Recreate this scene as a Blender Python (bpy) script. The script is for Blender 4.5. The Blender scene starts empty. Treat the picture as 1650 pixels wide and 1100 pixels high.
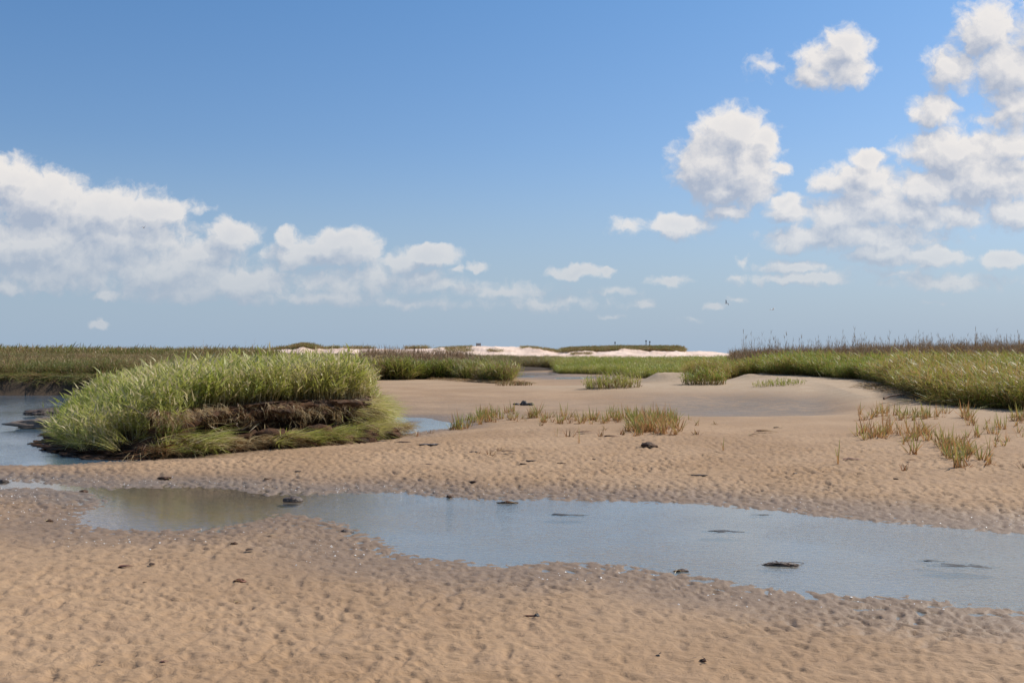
import bpy, math, random
import numpy as np
from mathutils import Vector, Euler
random.seed(7); rng = np.random.default_rng(7)
C = bpy.context.scene.collection
R = math.radians

# ------------------------------------------------------------------ camera
F = 1700.0; CX = 825.0; HZ = 568.0; EYE = 1.6
cam = bpy.data.cameras.new('camera'); camo = bpy.data.objects.new('camera', cam); C.objects.link(camo)
camo.location = (0, 0, EYE); camo.rotation_euler = (R(90), 0, 0)
cam.sensor_width = 36; cam.lens = 36 * F / 1650; cam.shift_y = (HZ - 550) / 1650
cam.clip_start = 0.1; cam.clip_end = 20000
sc = bpy.context.scene; sc.camera = camo
sc.view_settings.view_transform = 'Standard'; sc.view_settings.look = 'None'
sc.view_settings.exposure = 0.12; sc.view_settings.gamma = 1; sc.view_settings.use_curve_mapping = False
sc.render.engine = 'CYCLES'
sc.cycles.max_bounces = 8; sc.cycles.transparent_max_bounces = 12

# ------------------------------------------------------------------ sun
SUN_EL = R(46); SUN_AZ = R(62)      # azimuth clockwise from +Y (the view direction) towards +X
sd_ = bpy.data.lights.new('sun', 'SUN'); sun = bpy.data.objects.new('sun', sd_); C.objects.link(sun)
sd_.energy = 4.4; sd_.angle = R(0.5); sd_.color = (1.0, 0.93, 0.83)
sdir = Vector((math.sin(SUN_AZ) * math.cos(SUN_EL), math.cos(SUN_AZ) * math.cos(SUN_EL), math.sin(SUN_EL)))
sun.rotation_euler = sdir.to_track_quat('Z', 'Y').to_euler()
sun.location = (20, 10, 30)

# ------------------------------------------------------------------ node helpers
class NT:
    def __init__(s, nt): s.t = nt
    def n(s, typ, **kw):
        nd = s.t.nodes.new(typ)
        for k, v in kw.items(): setattr(nd, k, v)
        return nd
    def put(s, sock, v):
        if v is None: return
        if hasattr(v, 'is_output'): s.t.links.new(v, sock)
        else: sock.default_value = v
    def m(s, op, a, b=None, c=None, clamp=False):
        nd = s.n('ShaderNodeMath', operation=op, use_clamp=clamp)
        for i, v in enumerate((a, b, c)): s.put(nd.inputs[i], v)
        return nd.outputs[0]
    def v(s, op, a, b=None, c=None):
        nd = s.n('ShaderNodeVectorMath', operation=op)
        for i, v in enumerate((a, b, c)): s.put(nd.inputs[i], v)
        return nd.outputs['Value'] if op in ('LENGTH', 'DOT_PRODUCT') else nd.outputs[0]
    def ramp(s, x, a, b, c=0.0, d=1.0, smooth=True):
        nd = s.n('ShaderNodeMapRange', interpolation_type='SMOOTHSTEP' if smooth else 'LINEAR')
        for i, v in enumerate((x, a, b, c, d)): s.put(nd.inputs[i], v)
        return nd.outputs[0]
    def mix(s, f, a, b, blend='MIX'):
        nd = s.n('ShaderNodeMix', data_type='RGBA', blend_type=blend)
        s.put(nd.inputs[0], f); s.put(nd.inputs[6], col(a)); s.put(nd.inputs[7], col(b))
        return nd.outputs[2]
    def noise(s, vec, scale, detail=4, rough=0.55, dist=0.0, lac=2.0):
        nd = s.n('ShaderNodeTexNoise')
        s.put(nd.inputs['Vector'], vec); nd.inputs['Scale'].default_value = scale
        nd.inputs['Detail'].default_value = detail; nd.inputs['Roughness'].default_value = rough
        nd.inputs['Distortion'].default_value = dist; nd.inputs['Lacunarity'].default_value = lac
        return nd.outputs['Fac']
def col(c):
    if hasattr(c, 'is_output'): return c
    return (*c, 1.0) if len(c) == 3 else c
def srgb(r, g, b):
    f = lambda u: (u / 255 / 12.92) if u / 255 <= .04045 else ((u / 255 + .055) / 1.055) ** 2.4
    return (f(r), f(g), f(b))

# ------------------------------------------------------------------ world: sky with fair-weather cumulus
W = bpy.data.worlds.new('World'); sc.world = W; W.use_nodes = True
wt = W.node_tree; wt.nodes.clear(); g = NT(wt)
SKYK = 0.095
sky = g.n('ShaderNodeTexSky', sky_type='NISHITA'); sky.sun_disc = False
sky.sun_elevation = SUN_EL; sky.sun_rotation = SUN_AZ
sky.altitude = 0; sky.air_density = 1.0; sky.dust_density = 1.2; sky.ozone_density = 2.0
gen = g.n('ShaderNodeTexCoord').outputs['Generated']
sep = g.n('ShaderNodeSeparateXYZ'); wt.links.new(gen, sep.inputs[0])
dx, dy, dz = sep.outputs
# gnomonic sky coordinates around +Y (u to the east, v up), unit = 1/1700 rad
yy = g.m('MAXIMUM', dy, 0.05)
u = g.m('MULTIPLY', g.m('DIVIDE', dx, yy), 1700.0)
v = g.m('MULTIPLY', g.m('DIVIDE', dz, yy), 1700.0)
cmb = g.n('ShaderNodeCombineXYZ'); g.put(cmb.inputs[0], u); g.put(cmb.inputs[1], v)
UV = cmb.outputs[0]
BL = [  # px, py, rx, ry, weight
(15,290,50,34,.9),(70,325,80,45,1),(160,345,95,42,1),(240,345,62,28,1),(60,395,130,45,1),(190,385,120,36,.9),(322,338,26,7,.45),
(120,420,140,40,.75),(368,384,42,27,1),(325,412,60,26,.9),(390,455,85,24,.85),(270,435,120,34,.9),(90,450,120,22,.6),(10,466,28,12,.9),
(170,477,22,9,.8),(160,520,19,8,.7),(300,470,110,16,.6),(463,384,16,14,.9),(550,386,48,20,1),(520,405,60,24,1),(575,405,40,22,.9),(470,415,45,20,.7),
(690,412,46,15,1),(650,424,34,15,.9),(680,445,26,14,1),(600,445,100,22,.55),(540,455,110,22,.6),(725,460,75,12,.6),(770,430,16,8,.8),(738,433,12,6,.6),
(820,468,80,12,.55),(890,488,80,12,.5),(660,488,120,9,.45),(500,480,120,12,.6),
(1185,212,56,38,1.15),(1150,262,58,50,1.15),(1200,275,50,56,1.1),(1235,225,20,30,.8),(1255,270,17,11,.8),(1172,344,38,12,.8),(1165,310,45,24,.9),(1092,364,48,18,1),
(1015,362,28,15,.6),(928,438,40,11,1),(980,438,12,7,.8),(1077,454,32,8,.8),(985,470,34,6,.5),(1040,488,30,5,.4),
(1150,494,17,7,.7),(1183,483,15,6,.6),(1196,422,13,7,.5),(1185,450,12,8,.5),(985,508,16,4,.4),(1120,512,18,4,.35),
(1362,78,38,32,.95),(1325,95,40,24,.8),(1308,125,34,20,.8),(1360,115,40,26,.85),(1232,106,20,18,.42),
(1590,50,45,42,.95),(1535,112,40,34,.85),(1625,112,60,50,.85),(1635,170,44,34,.8),(1508,180,34,27,.75),
(1535,245,78,34,1),(1625,238,48,24,1),(1590,290,90,42,1),(1640,345,55,24,.95),(1397,258,26,18,1.05),(1388,288,56,26,1),(1330,295,28,16,.8),(1500,305,60,30,1),(1410,330,66,30,.85),
(1268,325,32,15,.85),(1272,345,34,14,.85),(1352,352,60,30,1),(1470,345,80,26,.9),(1540,348,36,16,1),(1300,385,66,18,.8),(1410,382,110,22,.85),(1425,408,56,16,1),(1508,414,46,17,1),
(1620,418,36,15,1),(1275,430,56,10,.9),(1300,449,80,10,.65),(1520,455,88,11,.65),(1620,200,60,20,.5),(1510,486,20,4,.35),(1440,440,60,8,.4),
(1720,60,90,60,.9),(1760,240,90,60,.9),(1850,380,120,40,.9),(2000,150,110,60,.8),(-90,330,110,60,.9),(-160,420,140,50,.8),(-330,260,120,50,.7),(2250,330,140,60,.8),
(700,-260,150,55,.6),(1200,-360,170,60,.7),(250,-420,190,60,.6),(1750,-160,130,60,.8)]
def cloud_field():
    """node group: sky position -> signed cloud thickness"""
    gt = bpy.data.node_groups.new('cloud_field', 'ShaderNodeTree')
    gt.interface.new_socket('P', in_out='INPUT', socket_type='NodeSocketVector')
    gt.interface.new_socket('D', in_out='OUTPUT', socket_type='NodeSocketFloat')
    q = NT(gt); gi = q.n('NodeGroupInput'); go = q.n('NodeGroupOutput')
    P0 = gi.outputs[0]
    # domain warp: small cauliflower lobes
    wn = q.n('ShaderNodeTexNoise'); q.put(wn.inputs['Vector'], P0)
    wn.inputs['Scale'].default_value = 1 / 34.0; wn.inputs['Detail'].default_value = 4; wn.inputs['Roughness'].default_value = .55
    wv = q.v('SUBTRACT', wn.outputs['Color'], (.5, .5, .5))
    P = q.v('ADD', P0, q.v('MULTIPLY', wv, (40., 32., 0.)))
    acc = None
    for (px, py, rx, ry, w) in BL:
        cu, cv = px - CX, HZ - py
        if w < .62: w -= .10
        d = q.v('LENGTH', q.v('MULTIPLY_ADD', P, (1 / rx, 1 / ry, 0), (-cu / rx, -cv / ry, 0)))
        t = q.m('MULTIPLY_ADD', d, -w * .76, w)
        if acc is None: acc = t
        else:
            nd = q.n('ShaderNodeMath', operation='SMOOTH_MAX'); q.put(nd.inputs[0], acc); q.put(nd.inputs[1], t); nd.inputs[2].default_value = .22
            acc = nd.outputs[0]
    n1 = q.noise(P, 1 / 26.0, 9, .6)
    n2 = q.noise(q.v('MULTIPLY', P0, (1., 1.5, 1.)), 1 / 90.0, 3, .5)
    s = q.m('ADD', q.m('MULTIPLY', q.m('SUBTRACT', n1, .5), 1.0), q.m('MULTIPLY', q.m('SUBTRACT', n2, .5), .45))
    gt.links.new(q.m('ADD', q.m('ADD', acc, .13), s), go.inputs[0])
    return gt
CF = cloud_field()
def cf(vec):
    nd = g.n('ShaderNodeGroup'); nd.node_tree = CF; g.put(nd.inputs[0], vec); return nd.outputs[0]
D0 = cf(UV)
D1 = cf(g.v('ADD', UV, (7., 12., 0.)))
D2 = cf(g.v('ADD', UV, (16., 34., 0.)))
front = g.ramp(dy, .08, .2)
alpha = g.m('MULTIPLY', g.ramp(D0, .06, .56), front)
emb = g.m('SUBTRACT', D0, D1)
emb2 = g.m('SUBTRACT', D0, D2)
light = g.ramp(g.m('ADD', g.m('MULTIPLY', emb, .55), g.m('MULTIPLY', emb2, .85)), -.50, .42, smooth=False)
thick = g.ramp(D0, .3, 1.2)
lit = g.m('SUBTRACT', light, g.m('MULTIPLY', thick, .22), clamp=True)
ccol = g.mix(lit, srgb(168, 176, 192), srgb(236, 230, 224))
# fade and warm far clouds in the low haze
low = g.ramp(v, 20., 190.)
# generic cumulus for the sky behind and overhead (outside this photograph)

pz = g.m('ADD', g.m('MAXIMUM', dz, 0.), .12)
cm2 = g.n('ShaderNodeCombineXYZ'); g.put(cm2.inputs[0], g.m('DIVIDE', dx, pz)); g.put(cm2.inputs[1], g.m('DIVIDE', dy, pz))
gn = g.noise(cm2.outputs[0], 1.1, 8, .58)
away = g.ramp(dy, .45, .05)
alpha2 = g.m('MULTIPLY', g.m('MULTIPLY', g.ramp(gn, .56, .68), away), g.ramp(dz, .0, .08))
# sky grading: slightly greyer and deeper than the raw model
skc = g.v('MULTIPLY', sky.outputs[0], (SKYK, SKYK, SKYK))
elev = g.ramp(dz, 0.0, 0.36, smooth=False)
tint = g.mix(elev, (0.92, 0.95, 1.10), (0.60, 0.93, 1.20))
skc = g.mix(1.0, skc, tint, 'MULTIPLY')
hazec = srgb(158, 180, 203)
skc = g.mix(g.ramp(dz, 0.20, -0.02, 0.0, .85), skc, hazec)
cc = g.mix(g.ramp(v, 30., 260., .45, .0), ccol, srgb(172, 180, 192))
amax = g.ramp(v, 30., 330., .50, .94)
out = g.mix(g.m('MULTIPLY', alpha, amax), skc, cc)
out = g.mix(g.m('MULTIPLY', alpha2, .85), out, srgb(222, 222, 226))
bg = g.n('ShaderNodeBackground'); bg.inputs['Strength'].default_value = 1.0
wt.links.new(out, bg.inputs['Color'])
wo = g.n('ShaderNodeOutputWorld'); wt.links.new(bg.outputs[0], wo.inputs['Surface'])
W.cycles.sampling_method = 'MANUAL'; W.cycles.sample_map_resolution = 512
# keep the physical strength visible at the top of the file: sky texture colour x SKYK (0.10)

# ------------------------------------------------------------------ numeric noise
_perm = rng.permutation(512); _perm = np.concatenate([_perm, _perm, _perm])
_ga = rng.uniform(0, 2 * np.pi, 512); _gx = np.cos(_ga); _gy = np.sin(_ga)
def perlin(x, y):
    xi = np.floor(x).astype(np.int64); yi = np.floor(y).astype(np.int64)
    fx = x - xi; fy = y - yi; xi &= 511; yi &= 511
    sx = fx * fx * fx * (fx * (fx * 6 - 15) + 10); sy = fy * fy * fy * (fy * (fy * 6 - 15) + 10)
    def gr(ix, iy, ax, ay):
        h = _perm[_perm[ix & 511] + (iy & 511)]
        return _gx[h] * ax + _gy[h] * ay
    a = gr(xi, yi, fx, fy); b = gr(xi + 1, yi, fx - 1, fy); c = gr(xi, yi + 1, fx, fy - 1); d = gr(xi + 1, yi + 1, fx - 1, fy - 1)
    return (a + sx * (b - a)) + sy * ((c + sx * (d - c)) - (a + sx * (b - a)))
def fbm(x, y, o=4, gain=.5):
    s = 0; amp = 1
    for i in range(o): s = s + amp * perlin(x * 2 ** i + 17.3 * i, y * 2 ** i + 5.1 * i); amp *= gain
    return s
def sstep(a, b, x):
    t = np.clip((x - a) / (b - a), 0, 1); return t * t * (3 - 2 * t)
def poly_sd(X, Y, P):
    """signed distance to polygon, negative inside"""
    P = np.asarray(P, float); n = len(P); d = np.full(X.shape, 1e18); ins = np.zeros(X.shape, bool)
    for i in range(n):
        x0, y0 = P[i]; x1, y1 = P[(i + 1) % n]; ex, ey = x1 - x0, y1 - y0
        t = np.clip(((X - x0) * ex + (Y - y0) * ey) / (ex * ex + ey * ey + 1e-12), 0, 1)
        d = np.minimum(d, (X - x0 - t * ex) ** 2 + (Y - y0 - t * ey) ** 2)
        c = ((y0 > Y) != (y1 > Y)) & (X < ex * (Y - y0) / (ey if abs(ey) > 1e-12 else 1e-12) + x0); ins ^= c
    return np.where(ins, -1, 1) * np.sqrt(d)
def g2w(px, py, z=0.0):            # survey: sighted point at height z -> plan position
    Y = (EYE - z) * F / (py - HZ); return ((px - CX) / F * Y, Y)
def c2w(px, Y): return ((px - CX) / F * Y, Y)

# ------------------------------------------------------------------ plan of the waters
pool_near = [(2300,1010),(1950,1000),(1650,984),(1500,972),(1400,965),(1300,957),(1200,944),(1100,924),(1000,911),(900,906),(800,914),(700,901),(640,892),(590,866),(545,846),(500,832),(455,830),(400,845),(350,851),(280,855),(200,855),(150,846),(125,828),(150,808),(120,797),(60,788),(0,784),(-300,783)]
pool_far = [(-300,768),(0,774),(60,775),(120,781),(180,786),(240,783),(330,783),(400,787),(440,796),(520,795),(600,791),(680,797),(760,803),(850,804),(1000,806),(1150,812),(1300,826),(1450,841),(1650,858),(1950,875),(2300,890)]
POOL = [g2w(*p) for p in pool_near + pool_far]
CREEK = [g2w(-900,747), g2w(-300,748), g2w(0,749), g2w(100,749), g2w(200,743), g2w(300,736), g2w(400,724), g2w(500,716), g2w(600,704), g2w(660,695), g2w(700,691), g2w(722,686),
         g2w(725,680), g2w(700,674), g2w(610,670), c2w(560,29), c2w(400,34), c2w(250,38), c2w(100,39.5), c2w(0,39.3), c2w(-300,40), c2w(-900,42)]
FARW = [g2w(760,604), g2w(805,608.5), g2w(850,607.5), g2w(890,603), g2w(886,601), g2w(800,600.3), g2w(740,600.3)]
WET2 = [g2w(893,611), g2w(950,610.2), g2w(955,607.6), g2w(900,608)]
cols = [-400, 0, 200, 400, 600, 700, 800, 900, 1000, 1150, 1300, 1420, 1500, 1650, 2000]
rows = [2, 10, 13, 16, 19, 21, 24, 27, 31, 36, 40, 46, 52, 60, 70, 80, 90, 120, 170, 230, 300, 400, 6000]
T = {
 2:   [.16]*15,
 10:  [.16]*15,
 13:  [.10,.10,.10,.12,.14,.16,.18,.18,.18,.18,.18,.18,.18,.18,.18],
 16:  [.10,.10,.12,.16,.20,.25,.28,.28,.27,.26,.27,.28,.28,.30,.34],
 19:  [.20,.20,.20,.20,.24,.33,.39,.38,.36,.33,.35,.38,.38,.40,.46],
 21:  [.20,.20,.20,.20,.24,.28,.40,.40,.37,.33,.36,.40,.40,.42,.50],
 24:  [.20,.20,.20,.20,.16,.12,.22,.24,.20,.14,.15,.28,.36,.40,.55],
 27:  [.30,.30,.30,.20,.10,.06,.12,.12,.08,.04,.08,.30,.42,.60,.80],
 31:  [.30,.30,.30,.20,.14,.12,.14,.13,.11,.10,.22,.55,.80,.90,1.0],
 36:  [.70,.70,.60,.30,.18,.18,.20,.24,.30,.34,.52,.75,.92,1.0,1.05],
 40:  [.85,.85,.75,.40,.22,.22,.27,.33,.42,.46,.66,.88,1.0,1.05,1.1],
 46:  [.95,.92,.80,.45,.28,.27,.24,.18,.20,.36,.70,.95,1.05,1.1,1.2],
 52:  [.95,.92,.80,.50,.34,.33,.22,.14,.20,.45,.80,1.0,1.1,1.2,1.3],
 60:  [.95,.92,.80,.60,.50,.45,.15,.10,.20,.42,.85,1.1,1.2,1.3,1.4],
 70:  [.95,.92,.80,.70,.60,.50,.14,.08,.22,.42,.85,1.1,1.3,1.4,1.5],
 80:  [.95,.92,.80,.75,.65,.50,.25,.22,.38,.45,.85,1.1,1.3,1.4,1.5],
 90:  [.95,.92,.80,.75,.65,.55,.55,.40,.42,.48,.8,1.1,1.3,1.4,1.5],
 120: [.9,.9,.8,.75,.65,.55,.55,.50,.50,.50,.7,.9,1.1,1.2,1.3],
 170: [.8,.8,.8,.7,.6,.6,.6,.55,.50,.50,.6,.6,.6,.6,.6],
 230: [.6]*15, 300: [.5]*15, 400: [-.6]*15, 6000: [-1.5]*15}
for r_, up in ((31, .08), (36, .16), (40, .22), (46, .26), (52, .28), (60, .28), (70, .25), (80, .22), (90, .2)):
    for c_, f_ in ((11, .5), (12, .8), (13, 1), (14, 1)): T[r_][c_] += up * f_
TT = np.array([T[r] for r in rows]); LR = np.log(np.array(rows, float)); CC_ = np.array(cols, float)
MOUNDS = [(1082, 46, 1.2, 1.3, .66), (1236, 44, 1.3, 1.4, .42), (1012, 52, 1.0, 1.2, .34), (1135, 50, 2.0, 2.0, .15)]
def H(X, Y, ripple=True, full=False):
    X = np.asarray(X, float); Y = np.asarray(Y, float)
    r = np.hypot(X, Y); az = np.clip(np.arctan2(X, Y), -R(48), R(48))
    ye = np.maximum(r * np.cos(az), 2.0); px = CX + F * np.tan(az)
    lr = np.clip(np.log(ye), LR[0], LR[-1] - 1e-6); pc = np.clip(px, cols[0], cols[-1] - 1e-3)
    i = np.clip(np.searchsorted(LR, lr, side='right') - 1, 0, len(rows) - 2); j = np.clip(np.searchsorted(CC_, pc, side='right') - 1, 0, len(cols) - 2)
    a = (lr - LR[i]) / (LR[i + 1] - LR[i]); b = (pc - CC_[j]) / (CC_[j + 1] - CC_[j])
    b = b * b * (3 - 2 * b)
    # Catmull-Rom along distance for smooth bank shapes
    def row(k): k = np.clip(k, 0, len(rows) - 1); return TT[k, j] * (1 - b) + TT[k, j + 1] * b
    p0, p1, p2, p3 = row(i - 1), row(i), row(i + 1), row(i + 2)
    m1 = (p2 - p0) * .5; m2 = (p3 - p1) * .5
    a2, a3 = a * a, a * a * a
    z = (2*a3-3*a2+1)*p1 + (a3-2*a2+a)*m1 + (-2*a3+3*a2)*p2 + (a3-a2)*m2
    for (mp, my, rx, ry, h) in MOUNDS:
        mx, my_ = c2w(mp, my); q = ((X - mx) / rx) ** 2 + ((Y - my_) / ry) ** 2
        z = z + h * np.exp(-q * 1.1) ** 1.0
    sp = poly_sd(X, Y, POOL); sk = poly_sd(X, Y, CREEK)
    near = r < 30
    edge = fbm(X * .55, Y * .55, 3) * .5
    sp2 = sp + edge * .30 * sstep(6, 9, Y)
    zp = np.where(sp2 > 0, .002 + sp2 * .020 + .014 * np.clip(sp2, 0, 1.2) ** 2 * (sp2 < 99), np.maximum(-.07, sp2 * .06))
    farl = sstep(24, 32, Y) * sstep(560, 330, px)
    kslope = .05 + farl * .75
    zk = np.where(sk > 0, sk * kslope, np.maximum(-.35, sk * .12))
    z = np.minimum(z, zp); z = np.minimum(z, zk)
    sf = poly_sd(X, Y, FARW); fs = sstep(80, 90, Y)
    zf = np.where(sf > 0, sf * (.02 + .25 * fs), np.maximum(-.2, sf * .1)); z = np.where(r > 50, np.minimum(z, zf), z)
    sw = poly_sd(X, Y, WET2); z = np.where(r > 50, np.minimum(z, np.where(sw > 0, .01 + sw * .02, -.02)), z)
    # relief
    zr = 0.03 * fbm(X * .35 + 9, Y * .35, 3) * sstep(13, 19, Y)
    bank = sstep(.45, .8, z)
    zr = zr + .06 * fbm(X * 1.1, Y * 1.1, 3) * bank
    z = z + zr
    rip = np.zeros_like(z)
    if ripple:
        wx = X + .10 * perlin(X * 2.3 + 3, Y * 2.3); wy = Y + .10 * perlin(X * 2.3 + 40, Y * 2.3 + 7)
        n1 = perlin(wx * 11.5, wy * 9.4); n2 = perlin(wx * 19 + 31, wy * 15 + 11); n3 = perlin(wx * 21 + 7, wy * 17 + 5)
        big = perlin(X * 2.1 + 8, Y * 1.7 + 3)
        pits = -np.clip(n1 * 1.9 + n2 * 1.0 + .0, 0, 1) ** 1.1
        dry = sstep(.10, .26, z)
        amp = .050 * (1 - dry * .85 * sstep(9, 13, Y)) * (1 - .45 * sstep(12, 9, Y)) * (1 - .8 * sstep(14, 24, Y))
        amp = np.where(sp < 0, amp * (1 - .75 * sstep(0, -.5, sp)), amp)
        mod = .75 + .6 * fbm(X * .6 + 4, Y * .6 + 4, 2)
        rip = amp * mod * (pits + .5 * n2 + .30 * n3 + .30 * big + .22)
        z = z + rip
    if full: return z, sp, sk, px, r
    return z
def Hs(x, y, ripple=True): return float(H(np.array([x]), np.array([y]), ripple)[0])
_Ys = np.concatenate([np.linspace(4, 40, 1500), np.linspace(40, 330, 1500)])
def sight(px, py):
    """first ground point seen along a line of sight from the eye"""
    X = (px - CX) / F * _Ys; z = H(X, _Ys, False); zr = EYE - (py - HZ) / F * _Ys
    k = np.argmax(z >= zr) if (z >= zr).any() else len(_Ys) - 1
    return float(X[k]), float(_Ys[k])

# ------------------------------------------------------------------ mesh helpers
def mesh_obj(name, V, Fc, mat=None, smooth=True, parent=None, attrs=None):
    me = bpy.data.meshes.new(name)
    V = np.asarray([tuple(v) for v in V] if isinstance(V, list) else V, np.float32)
    if isinstance(Fc, np.ndarray):
        k = Fc.shape[1]; me.vertices.add(len(V)); me.vertices.foreach_set('co', V.ravel())
        me.loops.add(Fc.size); me.loops.foreach_set('vertex_index', Fc.ravel().astype(np.int32))
        me.polygons.add(len(Fc)); me.polygons.foreach_set('loop_start', np.arange(0, Fc.size, k, dtype=np.int32))
        me.update(calc_edges=True)
    else: me.from_pydata([tuple(v) for v in V], [], [tuple(f) for f in Fc])
    if smooth: me.polygons.foreach_set('use_smooth', np.ones(len(me.polygons), bool))
    for k, a in (attrs or {}).items():
        at = me.attributes.new(k, 'FLOAT', 'POINT'); at.data.foreach_set('value', np.asarray(a, np.float32))
    if mat: me.materials.append(mat)
    me.validate(); me.update()
    o = bpy.data.objects.new(name, me); 
    if parent is not False: C.objects.link(o)
    if parent: o.parent = parent
    return o
def tag(o, label=None, cat=None, group=None, kind=None):
    if label: o['label'] = label
    if cat: o['category'] = cat
    if group: o['group'] = group
    if kind: o['kind'] = kind
    return o

# ------------------------------------------------------------------ materials
def new_mat(name):
    m = bpy.data.materials.new(name); m.use_nodes = True; m.node_tree.nodes.clear(); q = NT(m.node_tree)
    q.out = q.n('ShaderNodeOutputMaterial'); return m, q
def principled(q, base, rough=.8, spec=.4, normal=None):
    p = q.n('ShaderNodeBsdfPrincipled'); q.put(p.inputs['Base Color'], base if hasattr(base, 'is_output') else col(base)); q.put(p.inputs['Roughness'], rough)
    q.put(p.inputs['Specular IOR Level'], spec)
    if normal is not None: q.put(p.inputs['Normal'], normal)
    q.t.links.new(p.outputs[0], q.out.inputs[0]); return p
def bump(q, h, strength, dist, n=None):
    b = q.n('ShaderNodeBump'); b.inputs['Strength'].default_value = strength; b.inputs['Distance'].default_value = dist
    q.put(b.inputs['Height'], h)
    if n is not None: q.put(b.inputs['Normal'], n)
    return b.outputs[0]
def pos(q):
    return q.n('ShaderNodeNewGeometry').outputs['Position']

def mat_sand():
    m, q = new_mat('wet_and_dry_sand'); P = pos(q)
    s = q.n('ShaderNodeSeparateXYZ'); q.put(s.inputs[0], P)
    at = q.n('ShaderNodeAttribute', attribute_name='peat'); peat = at.outputs['Fac']
    big = q.noise(P, .45, 4, .6); mid = q.noise(P, 3.0, 5, .6); fine = q.noise(P, 60, 4, .7); grain = q.noise(P, 420, 2, .6)
    dryc = q.mix(q.ramp(big, .35, .65), (.335, .205, .108), (.415, .266, .151))
    dryc = q.mix(q.ramp(mid, .40, .66, 0, .35), dryc, (.29, .185, .112))
    dryc = q.mix(q.ramp(fine, .35, .7, 0, .30), dryc, (.26, .18, .12))
    dryc = q.mix(q.ramp(s.outputs[2], .17, .42, 0., .75), dryc, q.mix(q.ramp(mid, .3, .7), (.39, .285, .185), (.46, .35, .24)))
    wetc = q.mix(q.ramp(mid, .3, .7), (.225, .15, .092), (.175, .118, .075))
    silt_shade = q.mix(q.ramp(fine, .3, .7), (.15, .13, .112), (.20, .17, .142))
    zz = q.m('ADD', s.outputs[2], q.m('MULTIPLY', q.m('SUBTRACT', mid, .5), .04))
    wet = q.ramp(zz, .075, .004)
    base = q.mix(q.m('MULTIPLY', wet, .85), dryc, wetc)
    # silty grey of the damp trough, also painting shading on the second bar's face
    st = q.n('ShaderNodeAttribute', attribute_name='silt_shade').outputs['Fac']
    base = q.mix(q.m('MULTIPLY', st, q.ramp(mid, .25, .6, .35, .8)), base, silt_shade)
    # scattered dark specks of organic crumbs
    vo = q.n('ShaderNodeTexVoronoi'); q.put(vo.inputs['Vector'], P); vo.inputs['Scale'].default_value = 9
    speck = q.m('MULTIPLY', q.ramp(vo.outputs['Distance'], .07, .03), q.ramp(q.noise(P, 1.7, 2), .50, .62))
    base = q.mix(q.m('MULTIPLY', speck, .8), base, (.05, .035, .025))
    soil = q.mix(mid, (.045, .03, .02), (.09, .06, .035))
    base = q.mix(peat, base, soil)
    rough = q.ramp(wet, 0, 1, .92, .55)
    b1 = bump(q, grain, .35, .002); b2 = bump(q, fine, .55, .006, b1)
    sp2 = q.noise(q.v('MULTIPLY', P, (.8, 1.1, 1.)), 13, 3, .6, .5)
    b2 = bump(q, sp2, .75, .026, b2)
    b3 = bump(q, mid, .35, .02, b2)
    principled(q, base, rough, .28, b3); return m
def mat_dune():
    m, q = new_mat('white_dune_sand'); P = pos(q)
    n = q.noise(P, .12, 5, .6); f = q.noise(P, 1.5, 4, .6)
    b = q.mix(q.ramp(n, .35, .65), (.62, .44, .33), (.80, .62, .50)); b = q.mix(q.ramp(f, .55, .75, 0, .5), b, (.42, .30, .21))
    principled(q, b, .95, .2, bump(q, f, .5, .15)); return m
def mat_peat():
    m, q = new_mat('dark_root_peat'); P = pos(q)
    n = q.noise(P, 5, 6, .65); f = q.noise(q.v('MULTIPLY', P, (1., 1., .35)), 40, 5, .7, .6)
    b = q.mix(q.ramp(n, .35, .62), (.03, .018, .012), (.11, .052, .026)); b = q.mix(q.ramp(f, .45, .7, 0, .55), b, (.17, .085, .04))
    b = q.mix(q.ramp(q.noise(P, 1.6, 3), .52, .66, 0, .4), b, (.12, .09, .065))
    principled(q, b, .9, .2, bump(q, f, .9, .03, bump(q, n, .6, .05))); return m
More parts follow.
